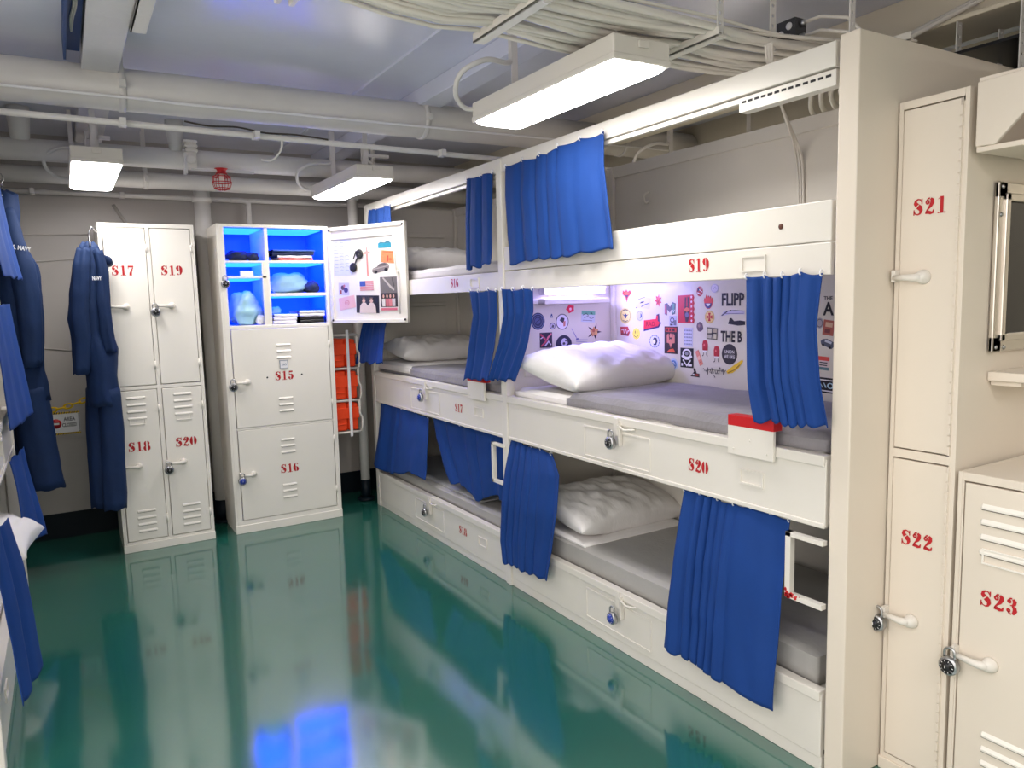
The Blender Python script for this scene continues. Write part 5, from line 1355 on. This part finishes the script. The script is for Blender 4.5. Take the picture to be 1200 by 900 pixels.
# ceiling girders and troughs
struct('beam_1', MB().box(.158, .282, -2.5, YB, 2.515, ZC).box(.150, .290, -2.5, YB, 2.512, 2.520), mat('beam_white', (206, 204, 206), .4, bump=.4, bscale=14), .004)
struct('beam_2', MB().box(1.70, 1.83, -2.5, YB, 2.535, ZC), CEIL, .004)
struct('beam_3', MB().box(2.90, 2.92, -2.5, YB, 2.45, ZC).box(2.78, 3.04, -2.5, YB, 2.435, 2.452), mat('girder_cream', (214, 204, 184), .4, bump=.1), .004)
ct_ = thing('cable_trough', 'narrow blue cable trough beside the ceiling beam', 'cable trough', (.125, 2.0, 2.53))
obj('trough', MB().box(.098, .149, -2.4, 3.70, 2.575, 2.615).box(.088, .098, -2.4, 3.70, 2.535, 2.615), BLUELIP, ct_)
cbm = MB()
for i in range(2): cbm.tube(sm([(.102 + .009 * i, 0, 2.568), (.109 + .009 * i, 1.5, 2.566), (.104 + .009 * i, 2.8, 2.568), (.12 + .008 * i, 3.1, 2.568), (.112 + .008 * i, 3.3, 2.572), (.118, 3.5, 2.58)]), .004, 6)
obj('wires', cbm, CABLE, ct_)
tag(obj('bracket_plate', MB().box(.29, .345, 2.2, 3.13, 2.50, 2.512).box(.29, .30, 2.2, 3.13, 2.50, ZC), PIPE, origin=(.32, 2.7, 2.5), bevel=.002), 'flat grey plate bolted beside the big ceiling beam', 'bracket')
hg = MB().box(.20, .245, 4.70, 4.74, 2.30, 2.515).box(.215, .228, 4.66, 4.78, 2.30, 2.515).box(.19, .30, 4.70, 4.72, 2.42, 2.44)
tag(obj('pipe_hanger', hg, PIPE, origin=(.22, 4.7, 2.3)), 'tee-shaped hanger between ceiling beam and the far lamp', 'bracket')
hg2 = MB().box(1.86, 1.875, 4.86, 4.875, 2.34, 2.62).box(1.80, 1.95, 4.80, 4.83, 2.46, 2.48).box(1.78, 1.795, 4.86, 4.875, 2.40, 2.62).tube([(1.79, 4.85, 2.46), (1.90, 4.85, 2.40), (1.93, 4.85, 2.30)], .008, 8)
tag(obj('pipe_hanger', hg2, PIPE, origin=(1.86, 4.86, 2.34)), 'bent hanger bracket above the lamp by the open locker', 'bracket')

# cable tray rungs, perforated hangers, cable bundle
def perf(label, x, y, z0, z1, w=.026, axis='x'):
    mb = MB(); n = max(1, int((z1 - z0) / .032)); h = (z1 - z0) / n; r = .0065
    for i in range(n):
        zc = z0 + h * (i + .5)
        oct_ = [(r * math.cos(k * PI / 4), r * math.sin(k * PI / 4)) for k in range(8)]
        out = []
        for k in range(8):
            a = k * PI / 4; c, s = math.cos(a), math.sin(a)
            f_ = 1 / max(abs(c), abs(s)); out.append((c * f_ * w / 2, s * f_ * h / 2))
        vs = [((x + p[0], y, zc + p[1]) if axis == 'x' else (x, y + p[0], zc + p[1])) for p in oct_ + out]
        mb.add(vs, [(k, (k + 1) % 8, 8 + (k + 1) % 8, 8 + k) for k in range(8)])
    return tag(obj('hanger_strip', mb, PIPE, origin=(x, y, z0), solid=.004), label, 'hanger strip', 'perforated hanger strips')


perf('perforated steel strip at the far rung end of the cable tray, over the aisle', 1.197, 1.772, 2.30, ZC)
perf('perforated steel strip beside the big lamp carrying the second tray rung', 1.845, 1.765, 2.30, ZC)
perf('perforated steel strip behind the cable tray near the big lamp cord', 1.60, 2.16, 2.32, ZC)
perf('perforated steel strip left of the dark outlet box', 2.094, 1.77, 2.30, ZC)
perf('perforated steel strip rising from the end panel of the bunks', 2.203, 1.553, 2.22, ZC)
perf('short perforated strip under the girder behind the end panel', 2.80, 1.55, 2.22, 2.44, .03)
perf('perforated strip under the girder above locker S21', 3.02, 1.52, 2.20, 2.44, .03)
perf('wide perforated strip beside the overhead cabinet', 2.60, 1.245, 2.10, 2.62, .032)
for (x, y0, y1, lab) in ((1.195, 1.765, 2.16, 'white angle rung under the cables farther from the big lamp'), (1.848, 1.755, 2.08, 'white angle rung under the cables above the big lamp'), (2.45, 1.5, 2.05, 'white angle rung under the cables over bunk S19')):
    tag(obj('tray_rung', MB().box(x - .02, x + .02, y0, y1, 2.306, 2.312).box(x - .02, x - .014, y0, y1, 2.306, 2.334), WHITE, origin=(x, y0, 2.3), bevel=.001), lab, 'tray rung', 'cable tray rungs')
rg = random.Random(5)
for i in range(30):
    yb = 1.79 + (i % 15) * .0225; zb = 2.338 + .022 * (i // 15); r = rg.choice((.0055, .007, .009, .0105, .012))
    pts = []; ph = rg.uniform(0, 6)
    for k in range(25):
        x = .20 + k * 3.3 / 24
        sag_ = -.022 * abs(math.sin(PI * (x - 1.195) / .653)) * (.4 + .6 * (i % 15) / 14) if x > .6 else .02
        yy = yb + .020 * math.sin(2.3 * x + ph) + .008 * math.sin(5.1 * x + 2 * ph) + (.05 * (1.2 - x) if x < 1.2 else 0) - (.16 * (x - 1.9) if x > 1.9 else 0)
        zz = zb + sag_ + .006 * math.sin(3.3 * x + ph * 2) + (max(0, 1.0 - x) * .14)
        pts.append((x, yy, zz))
    o = obj('cable', MB().tube(pts, r, 8), CABLE, origin=pts[12])
    tag(o, 'off-white cable in the thick bundle over the tray rungs', 'cable', 'bundled ceiling cables')
for i in range(2):
    pts = [(1.1, 1.76, 2.46), (1.3, 1.80 + .02 * i, 2.42), (1.6, 1.88 + .02 * i, 2.385), (1.85, 1.90, 2.375 + .012 * i), (2.05, 1.80, 2.36), (2.25, 1.78, 2.352 + .01 * i), (2.6, 1.80, 2.345)]
    tag(obj('cable', MB().tube(pts, .009, 8), CABLED, origin=pts[3]), ('dark brown ribbed cable lying on the pale bundle', 'second dark cable running beside the ribbed brown one')[i], 'cable', 'dark ceiling cables')
# loops down into bunk S19
for i, (x, y) in enumerate(((2.60, 2.11), (2.605, 2.122), (2.61, 2.134))):
    tag(obj('cable', MB().tube(sm([(2.02, 1.71 + .012 * i, 2.30), (2.06, 1.74 + .01 * i, 2.26), (2.20, 1.84, 2.20), (2.45, 1.98, 2.13 - .012 * i), (2.585, y - .07, 2.06), (2.615, y - .06, 1.97), (2.621, y - .06, 1.86), (2.622, y - .06, 1.70)]), .005, 8), CABLE, origin=(2.6, y, 1.9)), 'thin white cable dropping down the back panel over bunk S19', 'cable', 'cables dropping into bunk S19')
for i in range(6):
    tag(obj('cable', MB().tube(sm([(2.36, 1.66 + .02 * i, 2.235), (2.45, 1.70 + .03 * i, 2.225 + .006 * i), (2.6, 1.78 + .045 * i, 2.222 + .01 * i), (2.9, 1.90 + .06 * i, 2.26), (3.4, 2.0 + .06 * i, 2.33)]), .010, 8), CABLE, origin=(2.5, 1.6, 2.28)), 'pale cable fanning out behind the rail by the end panel', 'cable', 'cables fanning out over bunk S19')
# outlet box
ob = thing('outlet_box', 'dark grey outlet box with white sockets above the top rail', 'outlet box', (2.30, 1.86, 2.36))
obj('box', MB().box(2.255, 2.315, 1.81, 1.89, 2.36, 2.45), DKGREY, ob, bevel=.003)
for (y, z) in ((1.835, 2.425), (1.835, 2.385), (1.87, 2.405)):
    obj('socket', MB().lathe((2.255, y, z), (-1, 0, 0), [(.013, 0), (.012, .003), (.004, .0035)], 14), PAPER, ob)
for (x, z) in ((2.285, 2.43), (2.285, 2.385)):
    obj('gland', MB().lathe((x, 1.81, z), (0, -1, 0), [(.012, 0), (.012, .015), (.007, .02)], 12), STEEL, ob)
for i, (z, e) in enumerate(((2.43, 2.36), (2.385, 2.34))):
    tag(obj('cable', MB().tube([(2.285, 1.79, z), (2.30, 1.74, z + .005), (2.33, 1.66, z - .02), (2.36, 1.60, e - .03), (2.42, 1.56, 2.28)], .006, 8), CABLE, origin=(2.3, 1.7, 2.4)), ('pale cord leaving the upper gland of the outlet box', 'pale cord leaving the lower gland of the outlet box')[i], 'cable')
# cables climbing the girder
for i in range(2):
    tag(obj('cable', MB().tube([(2.45, 1.70 - .06 * i, 2.28), (2.62, 1.66 - .05 * i, 2.38), (2.78, 1.62 - .05 * i, 2.46), (2.895, 1.58 - .05 * i, 2.52), (2.895, 1.40 - .05 * i, 2.58)], .009, 8), CABLE, origin=(2.7, 1.6, 2.4)), ('white cable climbing onto the girder flange, nearer the end panel', 'white cable climbing onto the girder flange, nearer the outlet box')[1 - i], 'cable')
# lamp drop conduit
tag(obj('drop_rod', MB().tube([(1.562, 1.935, 2.30), (1.562, 1.935, ZC)], .013, 14), PIPE, origin=(1.562, 1.935, 2.3)), 'round white drop rod above the big lamp end', 'rod')
# dark wire way behind the end panel
ww = thing('wire_way', 'dark open wire way with cables above the overhead cabinet', 'wire way', (2.95, 1.1, 2.22))
obj('tray', MB().box(2.76, 3.3, .4, 1.62, 2.18, 2.19).box(3.29, 3.3, .4, 1.62, 2.18, 2.32).box(2.76, 3.3, .4, 1.62, 2.315, 2.325), BLACK, ww)
wm = MB()
for i in range(6): wm.tube([(2.80 + .07 * i, .4, 2.21 + .01 * (i % 3)), (2.83 + .06 * i, 1.0, 2.22), (2.80 + .07 * i, 1.55, 2.205)], .010, 8)
obj('wires', wm, CABLED, ww)

# ================================================================== NEAR CORNER: OVERHEAD CABINET, MIRROR, SHELF
oc = thing('overhead_cabinet', 'cream overhead cabinet with a slanted cut front above the mirror', 'cabinet', (2.114, 1.12, 1.86))
fp = MB().prism([(1.116, 1.874), (1.068, 1.871), (.90, 2.040), (.60, 2.046), (.60, 2.060), (1.116, 2.038)], (2.114, 0, 0), Y_, Z_, (.012, 0, 0))
obj('front_panel', fp, CREAM, oc, bevel=.002)
bx = MB().box(2.12, 2.62, .40, 1.116, 1.858, 1.872).box(2.55, 2.62, .40, 1.116, 1.872, 2.04).box(2.12, 2.62, 1.104, 1.118, 1.872, 2.04).box(2.12, 2.62, .40, 1.116, 2.036, 2.05)
bx.box(2.16, 2.5, .5, 1.0, 1.90, 1.91)
obj('box', bx, CREAM, oc, bevel=.002)

mr = thing('mirror', 'metal-framed mirror on the side of locker S21', 'mirror', (2.42, 1.118, 1.32))
mm = MB()
mx0, mx1, mz0, mz1 = 2.248, 2.60, 1.318, 1.792
for (a, b_, c, d) in ((mx0, mx1, mz1 - .045, mz1), (mx0, mx1, mz0, mz0 + .045), (mx0, mx0 + .045, mz0, mz1), (mx1 - .045, mx1, mz0, mz1)):
    mm.box(a, b_, 1.116, 1.130, c, d)
for (a, b_, c, d) in ((mx0 + .03, mx1 - .03, mz1 - .052, mz1 - .03), (mx0 + .03, mx1 - .03, mz0 + .03, mz0 + .052), (mx0 + .03, mx0 + .052, mz0 + .03, mz1 - .03), (mx1 - .052, mx1 - .03, mz0 + .03, mz1 - .03)):
    mm.box(a, b_, 1.108, 1.120, c, d)
obj('frame', mm, CHROME, mr, bevel=.004)
obj('mirror_glass', MB().box(mx0 + .04, mx1 - .04, 1.122, 1.128, mz0 + .04, mz1 - .04), GLASSDK, mr)
for (x, z) in ((mx0 + .014, mz1 - .014), (mx0 + .014, mz0 + .014), (mx0 + .06, mz0 + .012), (mx0 + .012, mz1 - .09)):
    obj('screw', MB().lathe((x, 1.116, z), (0, -1, 0), [(.007, 0), (.005, .004), (.001, .005)], 10), STEEL, mr)
tag(obj('ledge_shelf', MB().box(2.258, 2.62, 1.03, 1.132, 1.236, 1.262).box(2.275, 2.60, 1.05, 1.132, 1.222, 1.236), CREAM, origin=(2.44, 1.132, 1.25), bevel=.003), 'small cream ledge shelf under the metal-framed mirror', 'shelf')

# small extras under the deck
cc = thing('cable_clamp', 'white clamp block at the far end of the pale cable bundle', 'clamp', (.60, 2.15, 2.37))
obj('block', MB().box(.555, .64, 2.12, 2.18, 2.345, 2.375).box(.57, .585, 2.11, 2.19, 2.33, 2.41).box(.61, .625, 2.11, 2.19, 2.33, 2.41), WHITE, cc, bevel=.003)
obj('strap', MB().box(.59, .605, 2.14, 2.16, 2.37, ZC), PIPE, cc)
tag(obj('wire', MB().tube(sm([(.52, 3.585, 2.305), (.62, 3.575, 2.292), (.74, 3.585, 2.300), (.86, 3.575, 2.284), (1.0, 3.585, 2.290), (1.15, 3.58, 2.280)]), .004, 6), CABLED, origin=(.8, 3.58, 2.29)), 'thin dark wire sagging along the thin conduit', 'wire')
tag(obj('wire', MB().tube(sm([(.93, 3.60, 2.29), (.94, 3.61, 2.25), (.93, 3.63, 2.21), (.90, 3.66, 2.18), (.87, 3.72, 2.19)]), .005, 8), PIPE, origin=(.93, 3.6, 2.25)), 'short white cord hanging from the thin conduit between the far lamps', 'wire')
tag(obj('coat_hook', MB().tube(sm([(2.628, 2.99, 2.03), (2.60, 2.99, 2.022), (2.592, 2.99, 1.995), (2.606, 2.99, 1.975), (2.622, 2.99, 1.985)]), .005, 8), WHITE, origin=(2.628, 2.99, 2.0)), 'small white hook on the back panel over bunk S19', 'hook')
tag(obj('conduit', MB().tube(sm([(1.08, 5.62, 2.250), (1.16, 5.62, 2.250), (1.19, 5.62, 2.235), (1.20, 5.62, 2.20), (1.20, 5.62, 1.6)]), .018, 12), PIPE, origin=(1.2, 5.62, 2.2)), 'elbow conduit turning down behind the open locker', 'pipe')
